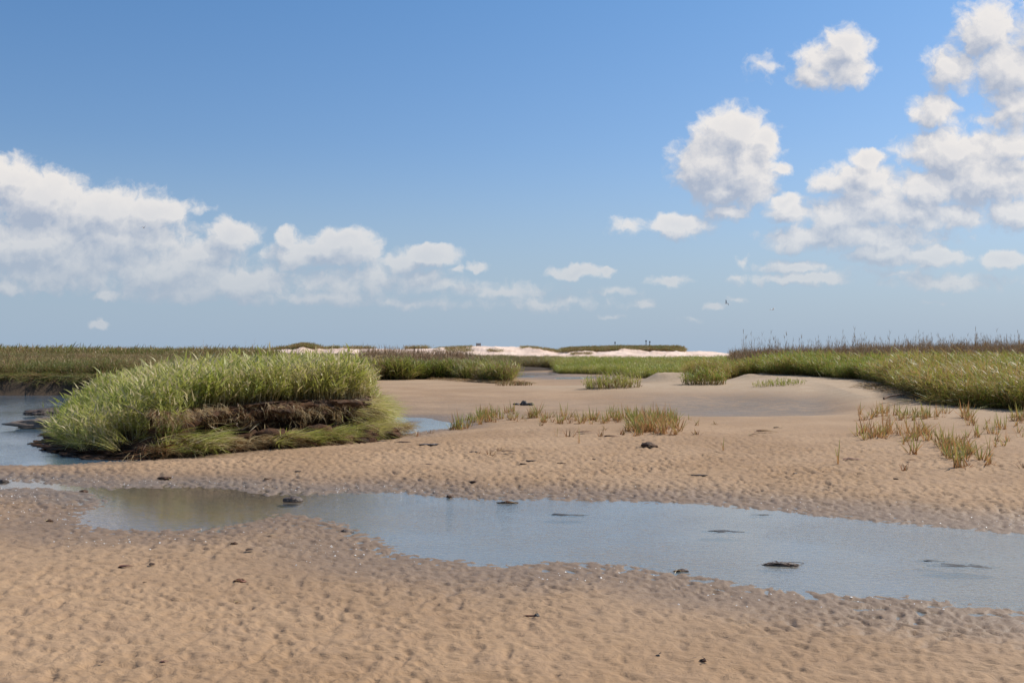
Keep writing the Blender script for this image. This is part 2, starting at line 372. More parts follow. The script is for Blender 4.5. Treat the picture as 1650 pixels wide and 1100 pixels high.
def mat_water(name, scale, strength, tintc, body=.0, bodyc=(.1, .1, .08), shelter=False):
    m, q = new_mat(name); P = pos(q)
    st = q.v('MULTIPLY', P, (1., 1.9, 1.))
    a = q.noise(st, scale, 3, .55, .4); b = q.noise(q.v('ADD', q.v('MULTIPLY', P, (1.4, 1., 1.)), (7., 3., 0.)), scale * 2.7, 2, .5, .3)
    calm = q.ramp(q.noise(P, .35, 3, .6), .35, .65, .35, 1.)
    lee = None
    if shelter:                      # the left lobe lies in the lee of the bank: calmer and clearer
        sx = q.n('ShaderNodeSeparateXYZ'); q.put(sx.inputs[0], P); lee = q.ramp(sx.outputs[0], -2.7, -1.3, .0, 1.)
        calm = q.m('MULTIPLY', calm, q.m('MULTIPLY_ADD', lee, .82, .18))
    h = q.m('MULTIPLY', q.m('ADD', a, q.m('MULTIPLY', b, .4)), calm)
    nrm = bump(q, h, strength, .02)
    fr = q.n('ShaderNodeFresnel'); fr.inputs['IOR'].default_value = 1.333; q.put(fr.inputs['Normal'], nrm)
    gl = q.n('ShaderNodeBsdfGlossy'); gl.inputs['Roughness'].default_value = .03; q.put(gl.inputs['Normal'], nrm); gl.inputs['Color'].default_value = (1, 1, 1, 1)
    tr = q.n('ShaderNodeBsdfTransparent'); tr.inputs['Color'].default_value = (*tintc, 1)
    df = q.n('ShaderNodeBsdfDiffuse'); df.inputs['Color'].default_value = (*bodyc, 1)
    mb = q.n('ShaderNodeMixShader'); q.put(mb.inputs[0], body if lee is None else q.m('MULTIPLY_ADD', lee, body - .05, .05)); q.t.links.new(tr.outputs[0], mb.inputs[1]); q.t.links.new(df.outputs[0], mb.inputs[2])
    mx = q.n('ShaderNodeMixShader'); q.t.links.new(fr.outputs[0], mx.inputs[0]); q.t.links.new(mb.outputs[0], mx.inputs[1]); q.t.links.new(gl.outputs[0], mx.inputs[2])
    q.t.links.new(mx.outputs[0], q.out.inputs[0]); return m
def mat_grass(name, base, tipA, tipB, dead, deadfrac=.2, patch=.3, transl=.35, gloss=.25, bh=.42):
    """blade colour from its dead base to its tip, clump by clump and patch by patch"""
    m, q = new_mat(name); P = pos(q)
    t = q.n('ShaderNodeAttribute', attribute_name='t').outputs['Fac']
    lf = q.n('ShaderNodeAttribute', attribute_name='leaf').outputs['Fac']
    rnd = q.n('ShaderNodeObjectInfo').outputs['Random']
    pn = q.noise(P, patch, 4, .6)
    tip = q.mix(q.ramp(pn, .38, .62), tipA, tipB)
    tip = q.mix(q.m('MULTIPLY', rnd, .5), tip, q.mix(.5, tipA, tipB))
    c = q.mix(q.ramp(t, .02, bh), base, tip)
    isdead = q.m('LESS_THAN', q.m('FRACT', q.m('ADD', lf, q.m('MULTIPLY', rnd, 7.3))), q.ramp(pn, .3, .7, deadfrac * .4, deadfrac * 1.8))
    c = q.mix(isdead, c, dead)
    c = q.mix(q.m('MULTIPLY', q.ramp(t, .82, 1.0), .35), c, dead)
    p = q.n('ShaderNodeBsdfPrincipled'); q.put(p.inputs['Base Color'], c); p.inputs['Roughness'].default_value = .42; p.inputs['Specular IOR Level'].default_value = gloss
    tl = q.n('ShaderNodeBsdfTranslucent'); q.put(tl.inputs['Color'], c)
    mx = q.n('ShaderNodeMixShader'); mx.inputs[0].default_value = transl
    q.t.links.new(p.outputs[0], mx.inputs[1]); q.t.links.new(tl.outputs[0], mx.inputs[2]); q.t.links.new(mx.outputs[0], q.out.inputs[0]); return m
def mat_simple(name, a, b, scale=8, rough=.85, bs=.5, spec=.3):
    m, q = new_mat(name); P = q.n('ShaderNodeTexCoord').outputs['Object']
    n = q.noise(P, scale, 5, .65); principled(q, q.mix(q.ramp(n, .35, .65), a, b), rough, spec, bump(q, n, bs, .02)); return m

M_sand = mat_sand(); M_dune = mat_dune(); M_peat = mat_peat()
M_pool = mat_water('shallow_pool_water', 12, .42, (.93, .95, .95), .34, (.38, .44, .43), True)
M_creek = mat_water('creek_water', 7, .34, (.55, .62, .66), .55, (.15, .25, .34))
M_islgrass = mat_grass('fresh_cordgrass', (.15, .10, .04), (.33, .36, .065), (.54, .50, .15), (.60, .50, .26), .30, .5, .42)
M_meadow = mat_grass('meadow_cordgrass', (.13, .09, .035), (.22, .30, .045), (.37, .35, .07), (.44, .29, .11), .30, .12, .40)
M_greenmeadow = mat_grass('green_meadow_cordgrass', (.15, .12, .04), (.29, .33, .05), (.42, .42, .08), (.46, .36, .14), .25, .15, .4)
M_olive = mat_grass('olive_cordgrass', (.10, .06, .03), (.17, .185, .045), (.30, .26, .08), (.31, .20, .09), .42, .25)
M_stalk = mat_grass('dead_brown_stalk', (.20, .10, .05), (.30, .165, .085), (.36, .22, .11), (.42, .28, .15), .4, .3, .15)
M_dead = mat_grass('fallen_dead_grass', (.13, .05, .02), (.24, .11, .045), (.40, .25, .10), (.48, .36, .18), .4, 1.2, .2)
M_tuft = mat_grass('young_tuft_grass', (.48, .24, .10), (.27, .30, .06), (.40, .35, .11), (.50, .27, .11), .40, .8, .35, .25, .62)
M_tuftdry = mat_grass('dry_tuft_grass', (.26, .13, .06), (.33, .20, .09), (.30, .24, .09), (.30, .14, .06), .5, .8)
M_wrack = mat_simple('dark_wrack', (.05, .03, .02), (.13, .07, .04), 14, .7, .9)
M_redleaf = mat_simple('red_brown_leaf', (.12, .05, .03), (.24, .10, .055), 20, .5, .5)
M_black = mat_simple('black_mud', (.035, .032, .03), (.09, .08, .07), 12, .6, .9)
M_mound = mat_simple('brown_mud_lump', (.055, .036, .026), (.14, .095, .065), 25, .45, 1.0, .5)
M_shelf = mat_simple('grey_brown_shelf_mud', (.16, .12, .095), (.24, .185, .145), 9, .6, .8)
M_wood = mat_simple('grey_driftwood', (.14, .10, .075), (.26, .19, .14), 18, .8, .6)
M_woodbox = mat_simple('weathered_box_board', (.20, .17, .15), (.30, .26, .23), 3, .85, .4)
M_glint = mat_simple('white_glint', (.75, .70, .62), (.85, .82, .78), 30, .4, .3, .5)  # white of the chips that imitate sun glints
M_gw = mat_simple('gull_white', (.75, .75, .75), (.8, .8, .8), 5, .6, .2)
M_gg = mat_simple('gull_grey', (.12, .13, .15), (.2, .21, .23), 5, .6, .2)
M_gb = mat_simple('bill_yellow', (.5, .33, .05), (.55, .38, .08), 5, .5, .2)

# ------------------------------------------------------------------ ground: one sheet to the horizon
fa = np.linspace(-R(33), R(33), 880)
ca = np.linspace(R(33), 2 * np.pi - R(33), 64)[1:-1]
AZ = np.concatenate([fa, ca]); nA = len(AZ)
RR = np.concatenate([[.3, .8, 1.4, 2.0, 2.6], np.geomspace(3.2, 32, 520), np.geomspace(32, 110, 160)[1:], np.geomspace(110, 420, 50)[1:], np.geomspace(420, 9000, 14)[1:]])
nR = len(RR)
AA, RG = np.meshgrid(AZ, RR)
GX, GY = RG * np.sin(AA), RG * np.cos(AA)
Z, SP, SK, PX, RAD = H(GX.ravel(), GY.ravel(), True, True)
gx, gy = GX.ravel(), GY.ravel()
Zs = H(gx, gy, False)
V = np.column_stack([gx, gy, Z]); ii = np.arange((nR - 1) * nA).reshape(nR - 1, nA)
a = ii; b = np.roll(ii, -1, 1); Fq = np.stack([a, b, b + nA, a + nA], -1).reshape(-1, 4)[:, ::-1]
V = np.vstack([V, [[0, 0, float(Z[0])]]])
# where marsh soil shows instead of sand
def grass_mask(X, Y):
    """0..1: rooted marsh ground (drives both the soil and the grass)"""
    az = np.arctan2(X, Y); px = CX + F * np.tan(np.clip(az, -R(60), R(60))); r = np.hypot(X, Y) * np.cos(np.clip(az, -R(60), R(60)))
    e = fbm(X * .5, Y * .5, 3) * 1.2
    ex = fbm(X * .25 + 5, Y * .25, 2) * 18
    base = np.interp(px, [-900, 0, 200, 300, 400, 560, 600, 700, 760, 815, 822, 830, 885, 900, 960, 1000, 1040, 1108, 1114, 1150, 1200, 1290, 1400, 1425, 1450, 1500, 1540, 1650, 2300],
                          [43.5, 41.5, 41, 41, 41, 46, 50, 52, 50, 47, 70, 88, 88, 80, 74, 70, 62, 60, 46, 44.5, 46.5, 42, 38.5, 35, 31, 27, 24.8, 23.2, 22])
    m = sstep(-.4, .6, r - base + e * np.clip(r / 40, .3, 1.2))
    end = np.interp(px, [-900, 300, 600, 800, 900, 1100, 1200, 1400, 2300], [230, 225, 190, 130, 125, 125, 135, 170, 200])
    m = m * sstep(6, -6, r - end)
    return m * (Y > 0) * (np.abs(az) < R(56))
GM = grass_mask(gx, gy)
silt_shade = sstep(22, 24.5, gy) * sstep(40, 30, gy) * sstep(900, 1150, PX) * sstep(1420, 1290, PX) * sstep(.42, .15, Zs)  # damp trough, plus shade put into the colour of the bar face behind
silt_shade = np.maximum(silt_shade, .6 * sstep(1.0, .2, SP) * sstep(1200, 300, PX) * (gy > 11) * (gy < 16))
silt_shade = np.maximum(silt_shade, sstep(.25, .03, Zs) * .5 * (gy > 24) * (gy < 90))
bankm = np.maximum(GM, sstep(560, 480, PX) * (gy > 36) * (gy < 60))
bankm = np.maximum(bankm, .8 * sstep(2.2, .4, np.abs(gy - 28 + (PX - 1450) * .012) ) * sstep(1400, 1440, PX) * sstep(.30, .4, Zs))
bankm = np.maximum(bankm, ((gy > 84) & (gy < 90)) * sstep(900, 885, PX) * sstep(760, 790, PX) * (Zs > .03))
cap = [(len(V) - 1, i, (i + 1) % nA) for i in range(nA)]
o = mesh_obj('sand_flat', V, Fq, M_sand, True, None, {'peat': np.append(bankm, 0), 'silt_shade': np.append(silt_shade, 0)})
tag(o, kind='structure')
del GX, GY, AA, RG

# ------------------------------------------------------------------ water sheets at one tide level
def sheet(name, pts, z, mat):
    o = mesh_obj(name, [(x, y, z) for x, y in pts], [tuple(range(len(pts)))[::-1]] if False else [tuple(range(len(pts)))], mat, False)
    tag(o, kind='structure'); return o
sheet('tide_pool', [(-13, 7.0), (-13, 13.9), (2, 13.9), (16, 13.9), (16, 4.4), (2, 4.4), (-8, 7.0)][::-1], 0.0, M_pool)
sheet('tidal_creek', [(-90, 14.2), (-90, 60), (-6, 60), (-3, 44), (2, 26.5), (-.8, 17), (-6, 14.2)][::-1], 0.0, M_creek)
sheet('far_channel', [(-12, 66), (-12, 92), (8, 92), (8, 55), (-2, 55)][::-1], 0.0, M_creek)
sheet('sea', [(-9000, 420), (-9000, 9000), (9000, 9000), (9000, 420)][::-1], 0.1, M_creek)

# ------------------------------------------------------------------ far dune ridge
dpx = [-500, 0, 180, 300, 430, 470, 490, 520, 560, 640, 700, 740, 770, 800, 840, 870, 900, 925, 960, 1000, 1050, 1090, 1105, 1125, 1150, 1175, 1260]
dpy = [565, 566, 564.5, 564.5, 564.5, 561, 557, 562, 561.5, 562.5, 561, 557.5, 557.5, 558, 558.5, 560, 565, 563, 562, 561, 561, 561.5, 566, 565.5, 566.5, 569.5, 572]
uu = np.arange(-500, 1261, 1.6); vv = np.linspace(0, 1, 46)
UU, VV = np.meshgrid(uu, vv); DY = 195 + VV * 95
crest = EYE - (np.interp(UU, dpx, dpy) - HZ) / F * 250
DXp = (UU - CX) / F * 250
prof = np.interp(VV, [0, .12, .3, .5, .62, .8, 1], [0, .14, .42, .82, 1, .7, 0])
nz = fbm(DXp * .14, DY * .12, 5, .55)
DZ = .35 + (crest - .35) * prof * (1 + .55 * nz * (prof < .97) * sstep(1, .7, prof)) + .12 * nz
DXX = DXp * DY / 250
Vd = np.column_stack([DXX.ravel(), DY.ravel(), DZ.ravel()]); k = len(uu); ii = np.arange((len(vv) - 1) * k).reshape(-1, k)[:, :-1]
mesh_obj('sand_dunes', Vd, np.stack([ii, ii + 1, ii + 1 + k, ii + k], -1).reshape(-1, 4), M_dune)
tag(bpy.data.objects['sand_dunes'], kind='structure')
def dune_z(px, Y):
    vq = (Y - 195) / 95; c = EYE - (np.interp(px, dpx, dpy) - HZ) / F * 250
    return .35 + (c - .35) * np.interp(vq, [0, .12, .3, .5, .62, .8, 1], [0, .14, .42, .82, 1, .7, 0])

# ------------------------------------------------------------------ grass pieces
def ribbon(V, Fc, T_, L, p0, d, up, length, width, droop, seg, leafid, t0=0., t1=1., curl=0.):
    """one tapering blade"""
    p = np.array(p0, float); d = np.array(d, float); d /= np.linalg.norm(d)
    side = np.cross(d, [0, 0, 1]); 
    if np.linalg.norm(side) < 1e-3: side = np.array([1., 0, 0])
    side /= np.linalg.norm(side)
    side = side + curl * np.cross(side, d); side /= np.linalg.norm(side)
    i0 = len(V)
    for s in range(seg + 1):
        f = s / seg; w = width * (1 - f ** 1.6) * .5 + .0008
        if s == seg: V.append(p.copy()); T_.append(t0 + (t1 - t0) * f); L.append(leafid)
        else:
            V.append(p - side * w); V.append(p + side * w); T_.extend([t0 + (t1 - t0) * f] * 2); L.extend([leafid] * 2)
        d = d + np.array([0, 0, -droop / seg]) ; d /= np.linalg.norm(d); p = p + d * length / seg
    for s in range(seg - 1): a = i0 + 2 * s; Fc.append((a, a + 1, a + 3, a + 2))
    a = i0 + 2 * (seg - 1); Fc.append((a, a + 1, a + 2))
def clump(name, mat, n=12, rad=.13, h=(.6, .95), leaves=5, lean=.22, wind=(.25, .05), w=.012, leaflen=(.22, .38), droop=.9, rs=None, spread=1., stemw=.006):
    r = random.Random(rs); V, Fc, T_, L = [], [], [], []
    for i in range(n):
        a = r.uniform(0, 6.283); q = rad * math.sqrt(r.random()); x, y = q * math.cos(a), q * math.sin(a)
        hh = r.uniform(*h); d = np.array([r.gauss(0, lean) + wind[0] + x * spread, r.gauss(0, lean) + wind[1] + y * spread, 1.]); d /= np.linalg.norm(d)
        ribbon(V, Fc, T_, L, (x, y, -.03), d, None, hh, stemw * 1.6, .15, 3, r.random(), 0, .8)
        for k in range(leaves):
            f = .22 + .74 * (k + r.random() * .6) / leaves
            pb = np.array([x, y, -.03]) + d * hh * f * .97
            la = r.uniform(0, 6.283); out = r.uniform(.35, .85)
            ld = d + out * np.array([math.cos(la) + wind[0] * 1.2, math.sin(la) + wind[1], 0])
            ribbon(V, Fc, T_, L, pb, ld, None, r.uniform(*leaflen) * (1.1 - .35 * f), w * r.uniform(.7, 1.25), droop * r.uniform(.5, 1.3), 3, r.random(), f * .8, min(1, f * .8 + .35), r.uniform(-.8, .8))
    return mesh_obj(name, V, Fc, mat, True, False, {'t': T_, 'leaf': L})
def stalks(name, mat, n=5, rad=.2, h=(.9, 1.5), rs=None, w=.012):
    r = random.Random(rs); V, Fc, T_, L = [], [], [], []
    for i in range(n):
        a = r.uniform(0, 6.283); q = rad * math.sqrt(r.random()); p = (q * math.cos(a), q * math.sin(a), -.05); hh = r.uniform(*h)
        d = np.array([r.gauss(0, .09), r.gauss(0, .09), 1.]); ribbon(V, Fc, T_, L, p, d, None, hh, w, .04, 3, r.random())
        d /= np.linalg.norm(d)
        for k in range(r.randint(3, 6)):
            f = r.uniform(.45, .98); la = r.uniform(0, 6.28)
            ribbon(V, Fc, T_, L, np.array(p) + d * hh * f, d + .35 * np.array([math.cos(la), math.sin(la), 0]), None, r.uniform(.08, .25), w * .7, .3, 2, r.random())
    return mesh_obj(name, V, Fc, mat, True, False, {'t': T_, 'leaf': L})
def lying(name, mat, n=14, rs=None, ln=(.4, .9), up=.25, w=.012, fan=.5):
    """grass combed flat, roots at the back, tips along +X"""
    r = random.Random(rs); V, Fc, T_, L = [], [], [], []
    for i in range(n):
        p = (r.uniform(-.18, .12), r.uniform(-.16, .16), r.uniform(0, .07))
        d = np.array([1., r.gauss(0, fan), up + r.uniform(-.15, .35)])
        ribbon(V, Fc, T_, L, p, d, None, r.uniform(*ln), w * r.uniform(.7, 1.2), r.uniform(.25, .75), 5, r.random(), 0, 1, r.uniform(-1, 1))
    return mesh_obj(name, V, Fc, mat, True, False, {'t': T_, 'leaf': L})

def kit(name, objs):
    c = bpy.data.collections.new(name)
    for o in objs: c.objects.link(o)
    return c
K_island = kit('island_kit', [clump('blade_clump', M_islgrass, 12, .15, (.60, .88), 5, .17, (.10, .03), .027, (.16, .30), .8, rs=i) for i in range(7)])
K_droop = kit('droop_kit', [lying('combed_clump', M_islgrass, 20, 40 + i, (.45, .85), .45, .014, .35) for i in range(5)])
K_deadlie = kit('dead_kit', [lying('dead_clump', M_dead, 14, 60 + i, (.25, .7), .2, .010, .7) for i in range(5)])
K_meadow = kit('meadow_kit', [clump('meadow_clump', M_meadow, 16, .22, (.55, .85), 4, .2, (-.25, 0), .016, (.24, .4), 1.0, rs=80 + i) for i in range(6)])
K_green = kit('green_kit', [clump('green_clump', M_greenmeadow, 16, .26, (.5, .8), 4, .2, (.1, 0), .02, (.24, .4), .9, rs=100 + i) for i in range(5)])
K_olive = kit('olive_kit', [clump('olive_clump', M_olive, 15, .24, (.5, .8), 4, .25, (.1, 0), .018, (.24, .4), 1.1, rs=120 + i) for i in range(5)])
K_stalk = kit('stalk_kit', [stalks('stalk_clump', M_stalk, 8, .3, (.6, 1.15), 140 + i, .014) for i in range(5)])
K_tall = kit('tall_stalk_kit', [stalks('tall_stalk', M_stalk, 2, .3, (1.2, 2.0), 150 + i, .016) for i in range(5)])
K_dune = kit('dune_kit', [clump('dune_clump', M_olive, 16, .5, (.5, .9), 3, .25, (0, 0), .04, (.3, .5), .8, rs=160 + i) for i in range(4)])

def scatter(name, P, rot, scl, coll, label=None):
    n = len(P); me = bpy.data.meshes.new(name); me.vertices.add(n); me.vertices.foreach_set('co', np.asarray(P, np.float32).ravel())
    a = me.attributes.new('rot', 'FLOAT_VECTOR', 'POINT'); a.data.foreach_set('vector', np.asarray(rot, np.float32).ravel())
    a = me.attributes.new('scl', 'FLOAT_VECTOR', 'POINT'); a.data.foreach_set('vector', np.asarray(scl, np.float32).ravel())
    a = me.attributes.new('idx', 'INT', 'POINT'); a.data.foreach_set('value', rng.integers(0, len(coll.objects), n).astype(np.int32))
    o = bpy.data.objects.new(name, me); C.objects.link(o)
    gt = bpy.data.node_groups.new(name + '_spread', 'GeometryNodeTree')
    gt.interface.new_socket('Geometry', in_out='INPUT', socket_type='NodeSocketGeometry'); gt.interface.new_socket('Geometry', in_out='OUTPUT', socket_type='NodeSocketGeometry')
    N = gt.nodes.new; Lk = gt.links.new
    gi, go = N('NodeGroupInput'), N('NodeGroupOutput'); ip = N('GeometryNodeInstanceOnPoints'); ci = N('GeometryNodeCollectionInfo')
    ci.inputs['Collection'].default_value = coll; ci.inputs['Separate Children'].default_value = True; ci.inputs['Reset Children'].default_value = True
    def na(nm, ty): x = N('GeometryNodeInputNamedAttribute'); x.data_type = ty; x.inputs['Name'].default_value = nm; return x.outputs['Attribute']
    er = N('FunctionNodeEulerToRotation'); Lk(na('rot', 'FLOAT_VECTOR'), er.inputs[0])
    Lk(gi.outputs[0], ip.inputs['Points']); Lk(ci.outputs[0], ip.inputs['Instance']); ip.inputs['Pick Instance'].default_value = True
    Lk(na('idx', 'INT'), ip.inputs['Instance Index']); Lk(er.outputs[0], ip.inputs['Rotation']); Lk(na('scl', 'FLOAT_VECTOR'), ip.inputs['Scale'])
    Lk(ip.outputs[0], go.inputs[0])
    md = o.modifiers.new('spread', 'NODES'); md.node_group = gt
    tag(o, label, name.replace('_', ' ') if label else None, kind='stuff'); return o
def rots(n, tilt=.1): return np.column_stack([rng.normal(0, tilt, n), rng.normal(0, tilt, n), rng.uniform(-.9, .9, n)])
def scls(n, a, b, xy=1.): s = rng.uniform(a, b, n); return np.column_stack([s * xy, s * xy, s])

# ------------------------------------------------------------------ the grass island
ISL = [c2w(98, 17.4), c2w(140, 16.4), c2w(205, 16.0), c2w(270, 16.1), c2w(320, 16.9), c2w(400, 17.6), c2w(480, 18.0), c2w(540, 18.6), c2w(585, 19.3), c2w(602, 20.3), c2w(598, 23), c2w(590, 27),
       c2w(560, 31), c2w(450, 33), c2w(350, 33), c2w(260, 30), c2w(190, 27), c2w(130, 24.5), c2w(104, 21.5), c2w(90, 19)]
def resample(P, n):
    P = np.array(P); Q = np.vstack([P, P[:1]]); s = np.concatenate([[0], np.cumsum(np.hypot(*np.diff(Q, axis=0).T))]); t = np.linspace(0, s[-1], n, endpoint=False)
    X, Y = np.interp(t, s, Q[:, 0]), np.interp(t, s, Q[:, 1])
    for _ in range(6): X = (np.roll(X, 1) + 2 * X + np.roll(X, -1)) / 4; Y = (np.roll(Y, 1) + 2 * Y + np.roll(Y, -1)) / 4
    return np.column_stack([X, Y])
def isl_top(X, Y):
    px = CX + F * X / Y; sd = -poly_sd(X, Y, ISL)
    hh = np.interp(px, [70, 110, 180, 260, 340, 420, 600], [.10, .24, .40, .54, .68, .74, .74])
    w = np.interp(px, [70, 180, 240, 300], [2.0, 1.6, .7, .12])
    back = sstep(24, 20, Y)
    w = w * back + (1 - back) * .6
    return .02 + hh * (.18 * (w > .5) + (1 - .18 * (w > .5)) * sstep(0, 1, np.clip(sd / w, 0, 1))) + .05 * fbm(X * .9, Y * .9, 3)
NI = 900; RB = resample(ISL, NI); cen = RB.mean(0)
tn = np.roll(RB, -1, 0) - np.roll(RB, 1, 0); nrm = np.column_stack([tn[:, 1], -tn[:, 0]]); nrm /= np.linalg.norm(nrm, axis=1)[:, None]
if ((RB - cen) * nrm).sum() < 0: nrm = -nrm
rpx = CX + F * RB[:, 0] / RB[:, 1]; steep = sstep(225, 300, rpx)
rings = []
pk = np.array([(.42, -.10), (.30, .03), (.10, .10), (-.22, .15), (-.42, .28), (-.36, .50), (-.16, .70), (.03, .82), (.05, .95), (-.12, 1.0)])
tk = np.linspace(0, 1, 30); prof_s = list(zip(np.interp(tk, np.linspace(0, 1, 10), pk[:, 0]), np.interp(tk, np.linspace(0, 1, 10), pk[:, 1])))
tq = np.arange(NI) * 420 / NI
for k, (off, hf) in enumerate(prof_s):
    kk = k * 9 / 29; o2 = off * steep + (1 - steep) * (.30 - .42 * kk / 9)
    ns = .27 * fbm(tq * .09, np.full(NI, kk * .55), 5, .6) + .09 * perlin(tq * .7, np.full(NI, kk * 1.3 + 9.)) + .05 * perlin(tq * 1.6, np.full(NI, kk * 2.9 + 3.))
    p = RB + nrm * (o2 + ns)[:, None]
    inner = RB - nrm * .12
    top = np.maximum(isl_top(inner[:, 0], inner[:, 1]), .02)
    z = hf * top + .04 * perlin(tq * .5 + 3, np.full(NI, kk * 1.7)) * (0 < k < 29)
    rings.append(np.column_stack([p, z]))
for f in (.97, .93, .87, .8, .7, .58, .44, .3, .15, .02):
    p = cen + (RB - nrm * .12 - cen) * f; rings.append(np.column_stack([p, isl_top(p[:, 0], p[:, 1])]))
VI = np.vstack(rings); ii = np.arange((len(rings) - 1) * NI).reshape(-1, NI); b = np.roll(ii, -1, 1)
FI = np.stack([ii, b, b + NI, ii + NI], -1).reshape(-1, 4)
isl = mesh_obj('peat_island', VI, FI, M_peat)
tag(isl, 'dark undercut peat bank of the grassy island beside the creek', 'peat bank')

def inside_pts(P, n, seed=0):
    P = np.array(P); lo, hi = P.min(0), P.max(0); q = rng.uniform(lo, hi, (n, 2)); return q[poly_sd(q[:, 0], q[:, 1], P) < -.02]
q = inside_pts(ISL, 4300)
sd_i = -poly_sd(q[:, 0], q[:, 1], ISL); qpx = CX + F * q[:, 0] / q[:, 1]
q = q[sd_i > .12]; sd_i = -poly_sd(q[:, 0], q[:, 1], ISL); qpx = CX + F * q[:, 0] / q[:, 1]
z = isl_top(q[:, 0], q[:, 1]); n = len(q)
s = (rng.uniform(.72, 1.14, n) + .25 * (rng.random(n) > .95) - .25 * (rng.random(n) > .9)) * np.interp(qpx, [70, 140, 240, 330, 450, 600], [.78, .95, 1.02, 1.0, 1.04, 1.02]) * (1 + .14 * fbm(q[:, 0] * .5, q[:, 1] * .5, 2)) * np.interp(q[:, 1], [16, 19, 24, 28, 34], [.86, .88, .90, .88, .82])
s *= np.interp(sd_i, [0, .5], [.9, 1.])
rt = rots(n, .07); leftlean = sstep(330, 90, qpx) * sstep(2.4, .3, sd_i); rt[:, 1] -= leftlean * .35; rt[:, 0] += leftlean * .12; rt[:, 0] -= sstep(300, 340, qpx) * sstep(.8, .1, sd_i) * .15 * (q[:, 1] < 22)
scatter('island_cordgrass', np.column_stack([q, z]), rt, np.column_stack([s, s, s]), K_island, 'dense fresh green cordgrass crowning the peat island beside the creek')
# blades drooping over the left slope and right nose of the island, and over the slumped sod in front
PP, RT, SS = [], [], []
for i in range(900):
    k = random.randrange(NI); x, y = RB[k]; nx, ny = nrm[k]; pxx = rpx[k]
    if y > 22.5: continue
    if pxx < 300 and not (pxx > 190 and random.random() < .6):
        dd = random.uniform(-.9, .05) ; X, Y = x + nx * dd, y + ny * dd
        zz = max(float(isl_top(np.array([X]), np.array([Y]))[0]), .03) if dd < 0 else .05
        ang = math.atan2(ny, nx) + random.gauss(0, .8)
        if random.random() < .3: ang = random.uniform(-.6, .6)
        PP.append((X, Y, zz)); RT.append((0, random.uniform(-.5, .05), ang)); SS.append(random.uniform(.45, .8))
    elif pxx > 560:
        dd = random.uniform(-.1, .08); zz = random.uniform(.1, .62)
        PP.append((x + nx * dd, y + ny * dd, zz)); RT.append((0, random.uniform(.0, .5), math.atan2(ny, nx) + random.gauss(0, .5))); SS.append(random.uniform(.6, 1.1))
# grass on the fallen sods along the front foot
for i in range(150):
    pxx = random.triangular(420, 618, 600); yb = np.interp(pxx, [330, 400, 480, 540, 600, 640], [16.9, 17.2, 17.6, 18.3, 19.4, 20.6])
    X, Y = c2w(pxx, yb + random.uniform(-.35, .25)); PP.append((X, Y, Hs(X, Y, False) + random.uniform(.02, .20))); RT.append((0, random.uniform(-.1, .1), random.gauss(-.1, .45))); SS.append(random.uniform(.35, .75))
for i in range(30):
    pxx = random.uniform(255, 345); X, Y = c2w(pxx, random.uniform(15.9, 16.8)); PP.append((X, Y, random.uniform(.03, .28))); RT.append((0, .1, random.gauss(-.5, .6))); SS.append(random.uniform(.5, .9))
scatter('drooping_cordgrass', np.array(PP), np.array(RT), np.array(SS)[:, None] * np.ones(3), K_droop, 'green and straw blades combed over the slopes and foot of the peat island')
PP, RT, SS = [], [], []
FR = [k for k in range(NI) if RB[k][1] < 21 and rpx[k] > 240]
for i in range(330):      # ragged fringe under the rim
    k = random.choice(FR); dd = random.uniform(-.12, .12); X, Y = RB[k] + nrm[k] * dd
    PP.append((X, Y, random.uniform(.52, .72))); RT.append((random.gauss(0, .4), random.uniform(.3, 1.2), math.atan2(nrm[k][1], nrm[k][0]) + random.gauss(0, .8))); SS.append(random.uniform(.2, .5))
for i in range(560):
    k = random.randrange(NI)
    if RB[k][1] > 21 or rpx[k] < 215: continue
    dd = random.uniform(-.12, .5); zz = float(np.interp(dd, [-.12, .05, .5], [.66, .45, .04])) * random.uniform(.5, 1.05)
    X, Y = RB[k] + nrm[k] * dd
    PP.append((X, Y, max(zz, .05))); RT.append((random.gauss(0, .4), random.uniform(-.1, .8), math.atan2(nrm[k][1], nrm[k][0]) + random.gauss(0, 1.0))); SS.append(random.uniform(.25, .75))
for i in range(620):
    pxx = random.uniform(225, 660); yb = np.interp(pxx, [250, 330, 400, 480, 540, 600, 660], [16.2, 16.8, 17.3, 17.7, 18.4, 19.4, 20.9])
    X, Y = c2w(pxx, yb + random.uniform(-.45, .35)); PP.append((X, Y, Hs(X, Y, False) + random.uniform(.02, .2))); RT.append((0, random.uniform(-.1, .2), random.gauss(0, 1.1))); SS.append(random.uniform(.3, .8))
scatter('dead_root_litter', np.array(PP), np.array(RT), np.array(SS)[:, None] * np.ones(3), K_deadlie, 'reddish dead roots and straw hanging from and lying under the peat bank')

